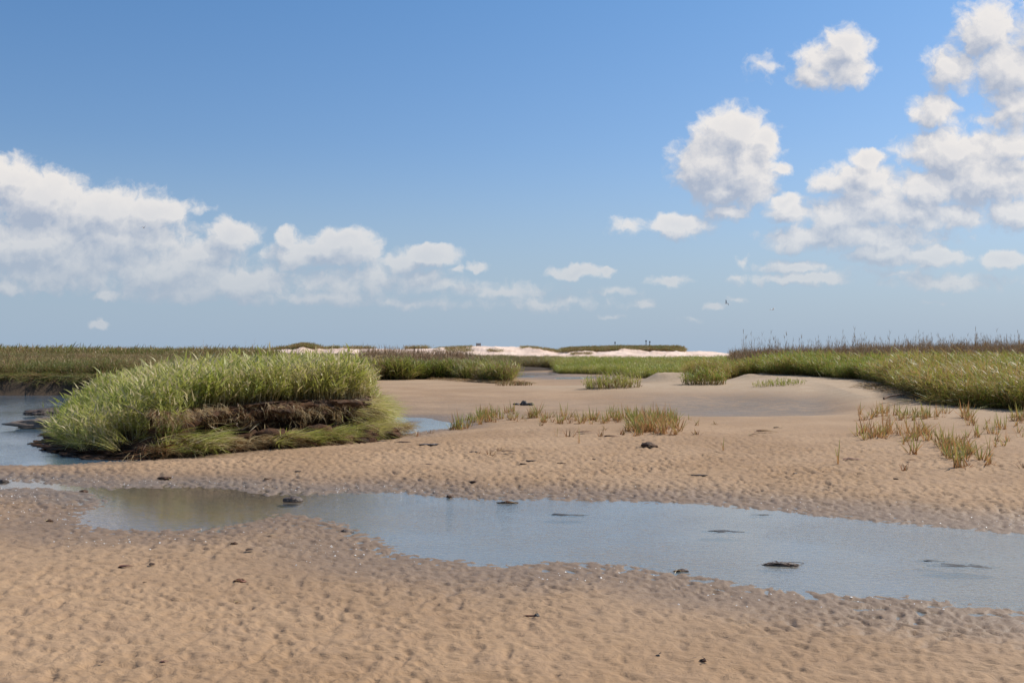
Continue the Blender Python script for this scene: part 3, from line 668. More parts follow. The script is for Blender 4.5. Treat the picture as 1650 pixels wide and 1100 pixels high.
# lumps: irregular rounded bodies
def lump_mesh(name, rx, ry, rz, mat, seed, rough=.35, sub=3, flat=True):
    import bmesh
    bm = bmesh.new(); bmesh.ops.create_icosphere(bm, subdivisions=sub, radius=1)
    r = random.Random(seed); ox, oy, oz = r.uniform(0, 50), r.uniform(0, 50), r.uniform(0, 50)
    from mathutils import noise
    for v_ in bm.verts:
        p = v_.co.copy(); nn = noise.fractal(Vector((p.x * 1.6 + ox, p.y * 1.6 + oy, p.z * 1.6 + oz)), .8, 2.1, 5)
        p *= 1 + rough * nn
        if flat and p.z < -.2: p.z = -.2 + (p.z + .2) * .2
        v_.co = (p.x * rx, p.y * ry, p.z * rz)
    me = bpy.data.meshes.new(name); bm.to_mesh(me); bm.free(); me.materials.append(mat)
    me.polygons.foreach_set('use_smooth', np.ones(len(me.polygons), bool)); return me
def put(name, me, x, y, z, rz=0., label=None, cat=None, group=None, rx=0., ry=0., s=1.):
    o = bpy.data.objects.new(name, me); C.objects.link(o); o.location = (x, y, z); o.rotation_euler = (rx, ry, rz); o.scale = (s, s, s); return tag(o, label, cat, group)
def child(name, me, par, loc=(0, 0, 0), rot=(0, 0, 0)):
    o = bpy.data.objects.new(name, me); C.objects.link(o); o.parent = par; o.location = loc; o.rotation_euler = rot; return o
sods = [(345, 17.0, .50, .34, .20, 'dark crumbling sod slumped at the left end of the island foot'),
        (395, 17.35, .42, .3, .22, 'rounded peat sod slumped just right of the dark gap in the bank'),
        (445, 17.55, .62, .32, .24, 'long brown sod slumped under the middle of the island bank'),
        (505, 18.0, .60, .34, .26, 'red-brown fallen sod with grass combed across it near the middle'),
        (560, 18.6, .55, .36, .24, 'matted root sod slumped under the right part of the bank'),
        (606, 19.5, .5, .4, .18, 'low grassy sod at the right nose of the island'),
        (375, 17.9, .4, .25, .42, 'tall root-bound sod leaning inside the dark notch of the bank')]
for i, (pxx, yy_, a_, b_, c_, lb) in enumerate(sods):
    x, y = c2w(pxx, yy_); put('slumped_sod', lump_mesh('slumped_sod', a_, b_, c_, M_peat, 200 + i, .55, 4), x, y, Hs(x, y, False) + c_ * .15, random.uniform(-.3, .3), lb, 'sod')
# mud spit at the left foot of the island, lying in the creek
for i, (pxx, pyy, a_, b_, c_, rz, lb) in enumerate([(66, 664, .6, .22, .12, .5, 'dark root mat sticking out into the creek left of the island'), (84, 682, .9, .38, .16, .45, 'smooth grey-brown mud shelf sloping into the creek left of the island')]):
    x, y = g2w(pxx + 14, pyy + 6); put('mud_shelf', lump_mesh('mud_shelf', a_, b_, c_, M_shelf if i else M_mound, 230 + i, .4, 4), x, y, .06, rz, lb, 'mud shelf')

# ------------------------------------------------------------------ meadows
def meadow(name, cells, coll, smin, smax, label, tilt=.1, cond=None, zoff=0.):
    """cells: (px0, px1, Y0, Y1, count)"""
    XY = []
    for (p0, p1, y0, y1, n) in cells:
        Y = np.sqrt(rng.uniform(y0 * y0, y1 * y1, n)); px = rng.uniform(p0, p1, n); XY.append(np.column_stack([(px - CX) / F * Y, Y]))
    XY = np.vstack(XY); m = grass_mask(XY[:, 0], XY[:, 1]); keep = rng.random(len(XY)) < np.clip(m * 1.4 - .2, 0, 1)
    if cond is not None: keep &= cond(XY[:, 0], XY[:, 1])
    XY = XY[keep]; n = len(XY); z = H(XY[:, 0], XY[:, 1], False) + zoff; s = scls(n, smin, smax)
    s *= (1 + .35 * fbm(XY[:, 0] * .35, XY[:, 1] * .35, 3))[:, None]
    return scatter(name, np.column_stack([XY, z]), rots(n, tilt), s, coll, label)
meadow('right_meadow_cordgrass', [(1100, 2050, 22, 48, 11500), (1100, 2050, 48, 75, 6500)], K_meadow, .82, 1.25, 'windblown yellow-green cordgrass meadow rising behind the right sandbar')
meadow('right_dead_stalks', [(1380, 2050, 44, 52, 1300), (1180, 1380, 64, 80, 1500), (1380, 2050, 52, 80, 4200), (1180, 2050, 80, 120, 3000)], K_stalk, 1.05, 1.5, 'brown dead reed stalks standing along the back of the right meadow', .06)
meadow('right_tall_reeds', [(1200, 2050, 48, 85, 2200)], K_tall, .85, 1.3, 'sparse tall dead reeds pricking the sky above the right meadow', .08)
meadow('middle_tall_reeds', [(585, 745, 58, 76, 330), (440, 600, 58, 80, 60)], K_tall, .6, 1.0, 'sparse tall dead reeds above the middle thicket', .08)
meadow('centre_meadow_cordgrass', [(875, 1250, 58, 100, 6500), (875, 1250, 100, 126, 1600)], K_green, .75, 1.05, 'low bright green cordgrass strip in front of the white dunes')
meadow('middle_bank_cordgrass', [(520, 830, 44, 62, 5600), (480, 830, 62, 90, 2400)], K_olive, .85, 1.5, 'olive cordgrass thicket behind the island and above the smooth sandbank')
meadow('middle_bank_green_tips', [(540, 830, 46, 62, 2600)], K_green, .9, 1.4, 'greener cordgrass mixed through the thicket behind the smooth sandbank')
meadow('middle_dead_stalks', [(470, 760, 56, 80, 1500), (590, 740, 60, 76, 1000)], K_stalk, .75, 1.2, 'brown dead stalks along the top of the middle thicket', .06)
meadow('left_bank_cordgrass', [(-800, -380, 40, 100, 7000), (-380, 620, 40, 60, 9000), (-380, 620, 60, 100, 5000)], K_olive, .75, 1.1, 'olive and brown cordgrass on the far bank of the left creek')
meadow('left_dead_stalks', [(-380, 560, 52, 90, 2600)], K_stalk, .55, .8, 'short dead stalks along the top of the far left bank', .06)
meadow('left_far_marsh', [(-300, 440, 110, 200, 5000)], K_dune, 1.3, 1.9, 'tall brown marsh grass on the left horizon hiding the dunes')
meadow('thicket_top_stalks', [(585, 760, 58, 74, 2000)], K_stalk, 1.1, 1.6, 'dense brown stalks crowning the middle thicket', .06)
meadow('channel_bank_cordgrass', [(740, 900, 86, 128, 3000)], K_olive, .75, 1.1, 'dark olive cordgrass on the bank behind the far channel')
meadow('far_marsh_grass', [(-300, 800, 100, 225, 9000), (1150, 2000, 118, 190, 3500)], K_dune, .7, 1.1, 'far brown marsh grass spreading to the foot of the dunes')
def skirt(name, line, n, coll, label, s0=.5, s1=.9, tilt=.5, dz=(-.35, .1)):
    L = np.array([c2w(*p) for p in line]); s = np.concatenate([[0], np.cumsum(np.hypot(*np.diff(L, axis=0).T))]); t = rng.uniform(0, s[-1], n)
    X = np.interp(t, s, L[:, 0]) + rng.normal(0, .25, n); Y = np.interp(t, s, L[:, 1]) + rng.normal(0, .45, n)
    z = H(X, Y, False); r = np.column_stack([np.zeros(n), rng.uniform(-.2, .5, n), rng.normal(-1.57, .7, n)])
    return scatter(name, np.column_stack([X, Y, z + .03]), r, scls(n, s0, s1), coll, label)
skirt('left_bank_overhang', [(-380, 41.5), (0, 41), (280, 40.5), (420, 41)], 1500, kit('k1', [lying('overhang_clump', M_olive, 16, 300 + i, (.4, .9), .2, .02, .5) for i in range(4)]), 'dark grass drooping over the far bank of the left creek', .6, 1.1)
skirt('eroded_edge_litter', [(1405, 34), (1430, 31.5), (1455, 30), (1500, 28), (1545, 26), (1650, 24.3)], 460, K_deadlie, 'dry roots and litter on the eroded edge of the right meadow', .4, .9)
skirt('meadow_edge_fringe', [(1500, 26), (1560, 25), (1650, 24), (1800, 23.3)], 260, kit('k2', [lying('fringe_clump', M_meadow, 16, 330 + i, (.4, .8), .5, .016, .5) for i in range(4)]), 'green blades drooping along the near foot of the right meadow', .5, 1.0)
skirt('middle_bank_litter', [(700, 51), (760, 48.5), (815, 46.5), (850, 47)], 260, K_deadlie, 'brown litter along the near foot of the middle thicket', .4, .9)

# dune vegetation
def dune_veg(name, spans, label, smin, smax):
    P = []
    for (p0, p1, y0, y1, n) in spans:
        px = rng.uniform(p0, p1, n); Y = rng.uniform(y0, y1, n); P.append(np.column_stack([(px - CX) / F * Y, Y, dune_z(px, Y)]))
    P = np.vstack(P); n = len(P); return scatter(name, P, rots(n, .1), scls(n, smin, smax, 1.3), K_dune, label)
dune_veg('dune_top_grass', [(905, 1100, 236, 262, 2600), (1040, 1098, 240, 250, 260), (1085, 1100, 246, 256, 240)], 'brown-green dune grass along the crest right of centre', .6, 1.2)
dune_veg('dune_hump_grass', [(472, 510, 244, 262, 520), (440, 600, 252, 262, 300), (655, 690, 252, 260, 60)], 'rust brown shrubs capping the small hump of the dune', .6, 1.4)
dune_veg('dune_face_grass', [(785, 810, 228, 234, 60), (840, 905, 238, 252, 260), (700, 760, 225, 250, 300), (920, 955, 222, 228, 50), (-200, 440, 240, 262, 1500)], 'thin brown dune grass in patches on the pale dune face', .4, .8)

# ------------------------------------------------------------------ single bushy clumps standing on the sand (things)
def bush(px, py, w, h, n, label, mats, seed):
    x, y = sight(px, py); V = []
    e = bpy.data.objects.new('cordgrass_bush', None); C.objects.link(e); e.location = (x, y, Hs(x, y, False)); tag(e, label, 'grass clump')
    r = random.Random(seed)
    for nm, m, cnt, hh in mats:
        Vv, Fc, T_, L = [], [], [], []
        for i in range(int(n * cnt)):
            a_ = r.uniform(0, 6.28); qq = math.sqrt(r.random()); bx, by = qq * math.cos(a_) * w, qq * math.sin(a_) * w * .55
            hz = h * r.uniform(.6, 1.) * (1 - .35 * qq * qq) * hh; bz = Hs(x + bx, y + by, False) - e.location.z
            d = np.array([r.gauss(0, .25) + bx * .25 / w, r.gauss(0, .25) + by * .3 / w, 1.])
            ribbon(Vv, Fc, T_, L, (bx, by, bz - .02), d, None, hz, .02, .25, 3, r.random(), 0, 1, r.uniform(-.8, .8))
            d /= np.linalg.norm(d)
            for k in range(3):
                f = r.uniform(.2, .9); la = r.uniform(0, 6.28)
                ribbon(Vv, Fc, T_, L, np.array([bx, by, bz]) + d * hz * f, d + .6 * np.array([math.cos(la), math.sin(la), 0]), None, hz * .5, .018, .6, 3, r.random(), f * .7, min(1, f * .7 + .4), r.uniform(-.8, .8))
        tag(mesh_obj(nm, Vv, Fc, m, True, e, {'t': T_, 'leaf': L}), kind='stuff')
    return e
bush(987, 624, 1.0, .62, 260, 'large green clump with straw base standing alone on the flat between the sandbanks', [('green_blades', M_greenmeadow, .8, 1), ('dead_blades', M_dead, .35, .55)], 1)
bush(1028, 609, .45, .55, 90, 'small green clump on the pale mound right of the large lone clump', [('green_blades', M_greenmeadow, .9, 1), ('dead_blades', M_dead, .2, .6)], 2)
bush(828, 621, .75, .26, 120, 'low brown and green mat of grass at the right end of the middle thicket', [('green_blades', M_olive, .6, 1), ('dead_blades', M_dead, .7, .8)], 3)
bush(1135, 619, .8, .75, 200, 'dense yellow-green clump at the near left corner of the right meadow', [('green_blades', M_meadow, 1, 1), ('dead_blades', M_dead, .3, .6)], 4)
bush(1255, 620, .9, .26, 120, 'row of short green shoots on the bank in front of the right meadow', [('green_blades', M_greenmeadow, 1, 1)], 5)

# ------------------------------------------------------------------ tufts on the sandbar (each one a thing)
def tuft_mesh(seed, n, h, lean, mat, w=.012, rad=.07, dry=False):
    r = random.Random(seed); V, Fc, T_, L = [], [], [], []
    for i in range(n):
        a_ = r.uniform(0, 6.28); qq = rad * math.sqrt(r.random()); hh = h * r.uniform(.35, 1.)
        d = np.array([r.gauss(0, lean) - .05, r.gauss(0, lean), 1.])
        ribbon(V, Fc, T_, L, (qq * math.cos(a_), qq * math.sin(a_), -.02), d, None, hh, w * r.uniform(.8, 1.5), r.uniform(.0, .5), 4, r.random(), 0, 1, r.uniform(-1, 1))
    for i in range(n // 2):
        a_ = r.uniform(0, 6.28); d = np.array([math.cos(a_), math.sin(a_), r.uniform(.1, .5)])
        ribbon(V, Fc, T_, L, (0, 0, .0), d, None, h * r.uniform(.25, .5), w, .7, 3, r.random(), 0, .15, r.uniform(-1, 1))
    me = mesh_obj('tuft', V, Fc, mat, True, False, {'t': T_, 'leaf': L}).data; return me
TG = [tuft_mesh(400 + i, 12 + i, .34, .32, M_tuft) for i in range(6)]
TS = [tuft_mesh(420 + i, 6 + i, .26, .38, M_tuft, rad=.05) for i in range(5)]
TD = [tuft_mesh(440 + i, 9 + i, .20, .55, M_tuftdry, rad=.05) for i in range(6)]
TT_ = [tuft_mesh(460 + i, 3, .36, .12, M_tuft, .010, .02) for i in range(3)]
def tuft(px, py, mes, s, label, group=None, name='cordgrass_tuft'):
    s *= 1.15
    x, y = sight(px, py); r = random.Random(int(px * 13 + py * 7)); me = r.choice(mes)
    return put(name, me, x, y, Hs(x, y) - .005, r.uniform(-.7, .7), label, 'grass tuft', group, 0, 0, s * r.uniform(.88, 1.12))
R1 = random.Random(11)
ONES = 'zeroth first second third fourth fifth sixth seventh eighth ninth tenth eleventh twelfth thirteenth fourteenth fifteenth sixteenth seventeenth eighteenth nineteenth'.split()
TENS = {2: ('twentieth', 'twenty'), 3: ('thirtieth', 'thirty'), 4: ('fortieth', 'forty'), 5: ('fiftieth', 'fifty'), 6: ('sixtieth', 'sixty')}
def nth(k): return ONES[k] if k < 20 else (TENS[k // 10][0] if k % 10 == 0 else TENS[k // 10][1] + '-' + ONES[k % 10])
def tuft_row(spots, mes, smin, smax, what, group):
    for k, (px, py) in enumerate(sorted(spots)): tuft(px, py, mes, R1.uniform(smin, smax), '%s, %s from left' % (what, nth(k + 1)), group)
tuft_row([(px, 690 - (px - 718) * .22 + R1.uniform(-7, 8)) for px in [R1.triangular(718, 830, 775) for i in range(42)]], TG + TS, .8, 1.2, 'straw-based green tuft in the knot at the left end of the crest', 'tufts at the left end of the crest')
tuft_row([(822 + i * 7.8 + R1.uniform(-4, 4), 674 + R1.uniform(-3, 5)) for i in range(32)] + [(R1.uniform(815, 1010), R1.uniform(666, 684)) for i in range(30)], TG + TS + TD[:2], .65, 1.1, 'thin green tuft in the row along the sandbar crest', 'row of tufts along the crest')
tuft_row([(R1.triangular(985, 1105, 1045), R1.uniform(675, 702)) for i in range(66)], TG + TG + TS + TD[:2], .8, 1.25, 'green and straw tuft in the thick patch on the middle sandbar', 'tufts in the thick patch on the sandbar')
for (px, py, s, me, lb) in [
    (872, 686, .8, TD, 'flattened dry tuft alone below the left part of the crest row'),
    (888, 680, .9, TD, 'rusty dry tuft just under the crest row, left of the green gap'),
    (905, 683, .8, TD, 'small rusty tuft with a pointed tip under the crest row'),
    (918, 682, .9, TD, 'brown tuft with upright tips below the crest row'),
    (918, 703, 1.0, TD, 'dark broad tuft below the crest row with two upright blades'),
    (897, 703, .7, TT_, 'thin leaning shoot beside the dark broad tuft'),
    (933, 714, .8, TT_, 'single thin leaning shoot standing alone below the broad dark tuft'),
    (968, 703, .8, TD, 'dry low tuft with one tall blade left of the thick patch'),
    (975, 693, .9, TD, 'reddish low tuft just left of the thick patch'),
    (1002, 700, .9, TD, 'low straw tuft at the near left corner of the thick patch'),
    (1110, 676, .8, TS, 'small mixed tuft right of the thick patch on the crest'),
    (1092, 695, 1.0, TG, 'straw and green tuft at the near right corner of the thick patch'),
    (1080, 701, .8, TD, 'flat rusty tuft in front of the thick patch'),
    (1122, 700, .9, TD, 'dark dry tuft alone right of the thick patch'),
    (1122, 685, .8, TS, 'upright green tuft between the thick patch and the bare crest'),
    (1153, 684, .8, TD, 'small dry tuft with one thin blade on the bare crest'),
    (1165, 726, .6, TT_, 'thin red-footed shoot alone on the bare sand below the crest'),
    (770, 731, .6, TD, 'tiny rusty tuft at the left end of the trio below the left knot'),
    (790, 733, .8, TD, 'pointed rusty tuft in the middle of the trio below the left knot'),
    (804, 727, .6, TD, 'faint dry tuft at the right of the trio below the left knot'),
    (672, 703, .9, TD, 'rusty dry tuft at the edge of the sand beside the small pond'),
    (693, 698, .8, TD, 'dark dry tuft on the rim above the small pond'),
    (1350, 748, .9, TT_, 'thin dark shoot with rusty foot alone left of the right-hand tufts'),
    (1458, 757, .8, TD, 'dark stub tuft with a tall thin blade on the right sandbar')]:
    tuft(px, py, me, s, lb)
tuft_row([(R1.uniform(1378, 1560), 672 + R1.uniform(-7, 6)) for i in range(42)], TG + TS, .75, 1.15, 'green tuft in the row below the eroded meadow edge', 'tufts below the meadow edge')
tuft_row([(R1.uniform(1382, 1505), 705 + R1.uniform(-13, 6)) for i in range(32)], TG + TS, .75, 1.15, 'leaning straw and green tuft in the second row at right', 'second row of tufts on the right')
tuft_row([(R1.triangular(1505, 1575, 1540), R1.uniform(712, 742)) for i in range(26)], TG + TS, .75, 1.1, 'upright green tuft in the loose near cluster at right', 'loose cluster of tufts on the right')
tuft_row([(R1.uniform(1560, 1660), R1.uniform(668, 712)) for i in range(24)], TG + TS, .6, 1.1, 'short tuft scattered on the far right sand', 'scattered tufts at the far right')
for (px, py, s, me, lb) in [
    (1470, 731, 1.0, TG, 'full green tuft standing alone in front of the second row'),
    (1456, 716, .8, TS, 'slim green tuft just behind the full lone green tuft'),
    (1548, 754, 1.25, TG, 'largest dark-footed tuft at the near end of the right cluster'),
    (1560, 752, 1.1, TD, 'brown dead-bladed tuft beside the largest dark-footed tuft'),
    (1596, 749, 1.1, TG, 'leaning green tuft with dark foot right of the largest tuft'),
    (1580, 742, .9, TG, 'shorter green tuft leaning beside the dark-footed one on the right'),
    (1594, 722, .9, TT_, 'tall slim shoot standing alone behind the leaning right tuft'),
    (1618, 718, .9, TS, 'slim pair of blades on the far right sand'),
    (1604, 720, .8, TS, 'small upright tuft between the slim shoots on the far right'),
    (1648, 755, 1.0, TD, 'dead dark tuft cut by the right edge of the view'),
    (1548, 712, .9, TD, 'rust-red stub tuft behind the right cluster'),
    (1645, 678, 1.3, TG, 'big bright green tuft at the far right below the meadow')]:
    tuft(px, py, me, s, lb)

# ------------------------------------------------------------------ wrack, lumps, sticks on sand and in the pool
def add_strands(name, par, seed, n, ln, mat, up=.25, w=.008):
    r = random.Random(seed); V, Fc, T_, L = [], [], [], []
    for i in range(n):
        a_ = r.uniform(0, 6.28); ribbon(V, Fc, T_, L, (r.gauss(0, .02), r.gauss(0, .02), .015), (math.cos(a_), math.sin(a_), r.uniform(0, up)), None, ln * r.uniform(.4, 1), w * r.uniform(.6, 1.3), .5, 4, r.random(), 0, 1, r.uniform(-1, 1))
    return mesh_obj(name, V, Fc, mat, True, par, {'t': T_, 'leaf': L})
def lump(px, py, rx, ry, rz, mat, label, cat, name, seed, strands=0, smat=None, rot=None, z=None):
    x, y = sight(px, py); rx *= .72; ry *= .72; rz *= .8
    o = put(name, lump_mesh(name, rx, ry, rz, mat, seed, .25 if 'mound' in name else .5, 3), x, y, (Hs(x, y) if z is None else z) + rz * .15, 0. if rot is None else rot, label, cat)
    if strands: add_strands('strand', o, seed, strands, max(rx, ry) * 1.8, smat or M_dead)
    return o
WR = M_wrack
lump(472, 814, .155, .12, .055, M_mound, 'rounded brown mud mound rising from the neck of the tide pool', 'mud mound', 'mud_mound', 501, z=.01)
lump(265, 772, .10, .06, .03, WR, 'dark weed clump on the wet sand above the reflecting pool', 'seaweed', 'weed_clump', 502, 8, M_dead)
lump(430, 774, .05, .04, .025, WR, 'small dark weed lump on wet sand left of the pool neck', 'seaweed', 'weed_clump', 503, 4, M_dead)
lump(135, 794, .065, .045, .035, WR, 'brown weed lump beside the thin channel at left', 'seaweed', 'weed_clump', 504, 4)
lump(6, 778, .11, .07, .04, M_mound, 'brown mud lump in the thin channel at the left edge', 'mud lump', 'mud_lump', 505)
lump(80, 841, .045, .035, .02, WR, 'small brown lump on the sand left of the reflecting pool', 'seaweed', 'weed_clump', 506, 3)
lump(558, 857, .09, .05, .03, M_mound, 'dark mud lump on the near shore below the mud mound', 'mud lump', 'mud_lump', 507, 4)
lump(378, 877, .04, .03, .02, WR, 'dark crumb of weed on the rippled sand below the reflecting pool', 'seaweed', 'weed_clump', 508, 5)
lump(386, 938, .055, .03, .02, M_redleaf, 'red-brown curled leaf scrap with dark straw on the near sand', 'leaf scrap', 'leaf_scrap', 509, 8, M_dead)
lump(1098, 922, .07, .03, .02, WR, 'dark brown weed lying at the near edge of the pool', 'seaweed', 'weed_clump', 510, 6, M_dead)
lump(1258, 921, .17, .05, .026, M_mound, 'long dark clod half sunk in the pool near its front edge', 'mud clod', 'mud_clod', 543, 16, WR, -.12, z=0.0)
lump(818, 814, .13, .035, .018, WR, 'reddish flat weed raft afloat near the far pool edge', 'seaweed', 'weed_raft', 512, 10, M_dead, z=.0)
lump(725, 803, .055, .04, .02, WR, 'small dark weed clump at the far edge of the pool', 'seaweed', 'weed_clump', 513, 4)
lump(1045, 721, .17, .10, .07, WR, 'torn root clump with straw lying on the bare sandbar', 'root clump', 'root_clump', 514, 22, M_dead)
lump(845, 653, .17, .10, .13, M_black, 'black mud clod standing in the trough behind the crest', 'mud clod', 'mud_clod', 515)
lump(854, 653, .14, .10, .09, M_black, 'smaller black clod right beside the tall black clod', 'mud clod', 'mud_clod', 516)
lump(832, 652, .12, .09, .06, M_black, 'low black clod left of the tall black clod', 'mud clod', 'mud_clod', 517)
lump(1133, 1068, .022, .016, .014, WR, 'tiny dark weed crumb near the bottom of the view', 'seaweed', 'weed_crumb', 518, 6, WR)
lump(1060, 1058, .016, .01, .008, M_black, 'tiny black crumb left of the weed crumb at the bottom', 'seaweed', 'weed_crumb', 519, 4, WR)
for i, (px, py, rx, ry, lb) in enumerate([(915, 829, .22, .09, 'blue-grey weed patch just under the surface left of pool centre'), (1165, 856, .24, .08, 'dark weed streak just under the surface in the middle of the pool'),
        (1555, 911, .30, .11, 'wide dark weed patch just under the surface at the right of the pool'), (1500, 903, .12, .04, 'thin dark weed thread under the surface left of the wide patch'), (1230, 829, .12, .04, 'faint weed patch near the far edge of the pool')]):
    x, y = g2w(px, py); put('sunken_weed', lump_mesh('sunken_weed', rx * .8, ry * .8, .006, M_black, 530 + i, .7, 3), x, y, -.004, -.15, lb, 'seaweed')
# flat dark mats of mud/wrack on the sandbar
for i, (px, py, rx, ry, lb) in enumerate([(615, 711, .26, .14, 'flat grey algae mat at the foot of the island nose'), (648, 713, .20, .10, 'second grey algae mat right of the one at the island nose'), (694, 717, .26, .12, 'dark grey mud flake on the sand below the small pond'),
        (690, 748, .12, .06, 'thin dark flake alone on the wet sandbar'), (762, 728, .14, .06, 'grey flake left of the rusty trio of tufts'), (725, 726, .12, .05, 'faint brown flake between pond and rusty trio'),
        (855, 743, .11, .05, 'dark twig-like flake on the bar left of the paired flakes'), (843, 749, .09, .04, 'small dark flake just below the twig-like flake'), (890, 746, .12, .04, 'left one of two thin dark flakes on the bar'), (904, 747, .08, .03, 'right one of two thin dark flakes on the bar'),
        (994, 742, .09, .05, 'blue-grey flake alone below the root clump'), (957, 740, .07, .03, 'tiny dark flake left of the blue-grey flake'), (1125, 767, .18, .035, 'long thin dark flake on the wet bar right of centre'), (765, 777, .11, .05, 'dark flake on wet sand just above the pool'),
        (480, 760, .06, .04, 'little dark flake on the wet bar below the island'), (1443, 772, .05, .03, 'dark speck of mud on the right bar'), (1281, 764, .04, .03, 'dark crumb on the bar left of the lone thin shoot')]):
    x, y = sight(px, py); put('mud_flake', lump_mesh('mud_flake', rx * .6, ry * .6, .010, [M_mound, WR][i % 2], 560 + i, .8, 3), x, y, Hs(x, y) + .003, random.uniform(-.3, .2), lb, 'mud flake')
# litter scraps: leaves, straw
def scrap(px, py, ln, rz, label, mat=M_redleaf, name='dead_leaf', w=.03, n=3):
    x, y = sight(px, py); r = random.Random(int(px)); V, Fc, T_, L = [], [], [], []
    for i in range(n): ribbon(V, Fc, T_, L, (-ln / 2 + r.uniform(0, .2) * ln, r.gauss(0, .006), .006 + .004 * i), (1, r.gauss(0, .15), .22), None, ln * r.uniform(.6, 1), w * r.uniform(.6, 1), .45, 6, r.random(), 0, 1, r.uniform(-.5, .5))
    o = mesh_obj(name, V, Fc, mat, True, None, {'t': T_, 'leaf': L}); o.location = (x, y, Hs(x, y) + .004); o.rotation_euler.z = rz; return tag(o, label, 'leaf litter')
scrap(205, 915, .15, .05, 'long red-brown dead leaf on the rippled sand at lower left')
scrap(246, 912, .07, .5, 'small dark curled leaf right of the long red-brown leaf', M_wrack)
scrap(405, 890, .09, .1, 'brown leaf sliver on the sand below the reflecting pool', M_wrack)
scrap(440, 866, .10, -.1, 'thin brown straw scrap near the pool lobe', M_dead, 'straw_scrap', .01)
scrap(430, 890, .08, .9, 'short dark straw standing by the brown leaf sliver', M_wrack, 'straw_scrap', .01)
scrap(235, 942, .05, .7, 'tiny dark sliver below the long red-brown leaf', M_wrack, 'leaf_sliver', .012)
scrap(265, 1073, .05, .1, 'reddish leaf chip near the bottom left', M_redleaf, 'leaf_chip', .02)
scrap(167, 1073, .03, .8, 'tiny dark chip at the bottom left', M_wrack, 'leaf_chip', .012)
scrap(380, 968, .05, 1.0, 'pale straw splinter below the red-brown leaf scrap', M_dead, 'straw_scrap', .008)
scrap(1238, 697, .5, 0., 'rusty fallen straw line on the right part of the crest', M_dead, 'fallen_straw', .03, 8)
scrap(1255, 690, .25, .3, 'short curled rusty straw above the fallen straw line', M_dead, 'fallen_straw', .03, 5)
scrap(1222, 702, .4, 0., 'pale fallen straw under the rusty line on the crest', M_dead, 'fallen_straw', .02, 4)
scrap(1375, 742, .28, -.3, 'orange dead leaves flat on the bar right of the thin shoot', M_redleaf, 'dead_leaf', .03, 5)
scrap(1474, 744, .2, 0., 'faint orange straw lying before the full green tuft', M_dead, 'fallen_straw', .02, 4)
scrap(945, 698, .35, -.1, 'rust-coloured fallen blades in the gap of the patch', M_redleaf, 'dead_leaf', .03, 6)
scrap(985, 704, .3, 0., 'thin reddish fallen blades left of the patch foot', M_redleaf, 'dead_leaf', .025, 5)
scrap(822, 731, .35, 0., 'thin brown straw lying right of the rusty trio', M_wrack, 'fallen_straw', .02, 4)
scrap(860, 697, .3, 0., 'pale brown fallen straw under the crest left of the broad tuft', M_dead, 'fallen_straw', .02, 4)
# driftwood twig with a knot
def tube(pts, rad, sides=8):
    V, Fc = [], []
    for i, (p, r_) in enumerate(zip(pts, rad)):
        for k in range(sides): a_ = 6.2832 * k / sides; V.append((p[0], p[1] + r_ * math.cos(a_), p[2] + r_ * math.sin(a_)))
    for i in range(len(pts) - 1):
        for k in range(sides): a_, b_ = i * sides + k, i * sides + (k + 1) % sides; Fc.append((a_, b_, b_ + sides, a_ + sides))
    return V, Fc + [tuple(range(sides)), tuple(range((len(pts) - 1) * sides, len(pts) * sides))[::-1]]
x, y = sight(855, 993); e = bpy.data.objects.new('driftwood_twig', None); C.objects.link(e); e.location = (x, y, Hs(x, y) + .006); e.rotation_euler.z = -.1
tag(e, 'short driftwood twig with a dark knot at its end on the near sand', 'twig')
Vt, Ft = tube([(-.045, .004, .004), (-.02, 0, .008), (.005, .003, .007), (.03, 0, .01)], [.003, .005, .0055, .005]); me = bpy.data.meshes.new('stick'); me.from_pydata(Vt, [], Ft); me.materials.append(M_redleaf)
child('stick', me, e); child('knot', lump_mesh('knot', .016, .013, .014, M_black, 620, .6, 3), e, (.036, 0, .008))
# long bare canes lying in the eroded bank and against the island
def cane(x0, x1, r_, label, mat=M_wood, name='fallen_cane'):
    p0, p1 = Vector(x0), Vector(x1); L_ = (p1 - p0).length
    Vt, Ft = tube([(0, 0, 0), (L_ * .3, .02, .03 * L_), (L_ * .65, -.02, .035 * L_), (L_, 0, 0)], [r_, r_ * .9, r_ * .7, r_ * .3], 6)
    me = bpy.data.meshes.new(name); me.from_pydata(Vt, [], Ft); me.materials.append(mat); me.polygons.foreach_set('use_smooth', np.ones(len(me.polygons), bool))
    o = bpy.data.objects.new(name, me); C.objects.link(o); o.location = p0; o.rotation_euler = (p1 - p0).to_track_quat('X', 'Z').to_euler(); return tag(o, label, 'dead cane')
def pw(px, py, Y): return ((px - CX) / F * Y, Y, EYE - (py - HZ) / F * Y)
cane(pw(200, 653, 16.4), pw(242, 674, 16.0), .007, 'pale cane slanting down the left flank of the island')
cane(pw(296, 655, 17.0), pw(285, 668, 16.6), .006, 'short pale cane poking from the island left of the dark notch')
cane(pw(390, 692, 17.2), pw(425, 676, 16.9), .008, 'thick pale cane leaning across the dark notch of the island')
cane(pw(378, 680, 17.3), pw(386, 690, 16.9), .006, 'short cane stub beside the thick pale cane')
cane(pw(255, 665, 16.6), pw(318, 690, 16.2), .006, 'long pale straw cane over the left sods of the island')
cane(pw(350, 698, 16.8), pw(362, 716, 16.4), .006, 'slanting straw cane at the foot of the dark notch')
cane(pw(562, 668, 18.6), pw(578, 652, 18.4), .006, 'pale cane leaning out of the right end of the island')
cane(pw(1490, 648, 26.6), pw(1545, 634, 27.6), .015, 'grey dead branch lying in the eroded edge of the right meadow')
cane(pw(1500, 645, 26.8), pw(1532, 633, 27.4), .010, 'thinner grey branch crossing the dead branch in the eroded edge')
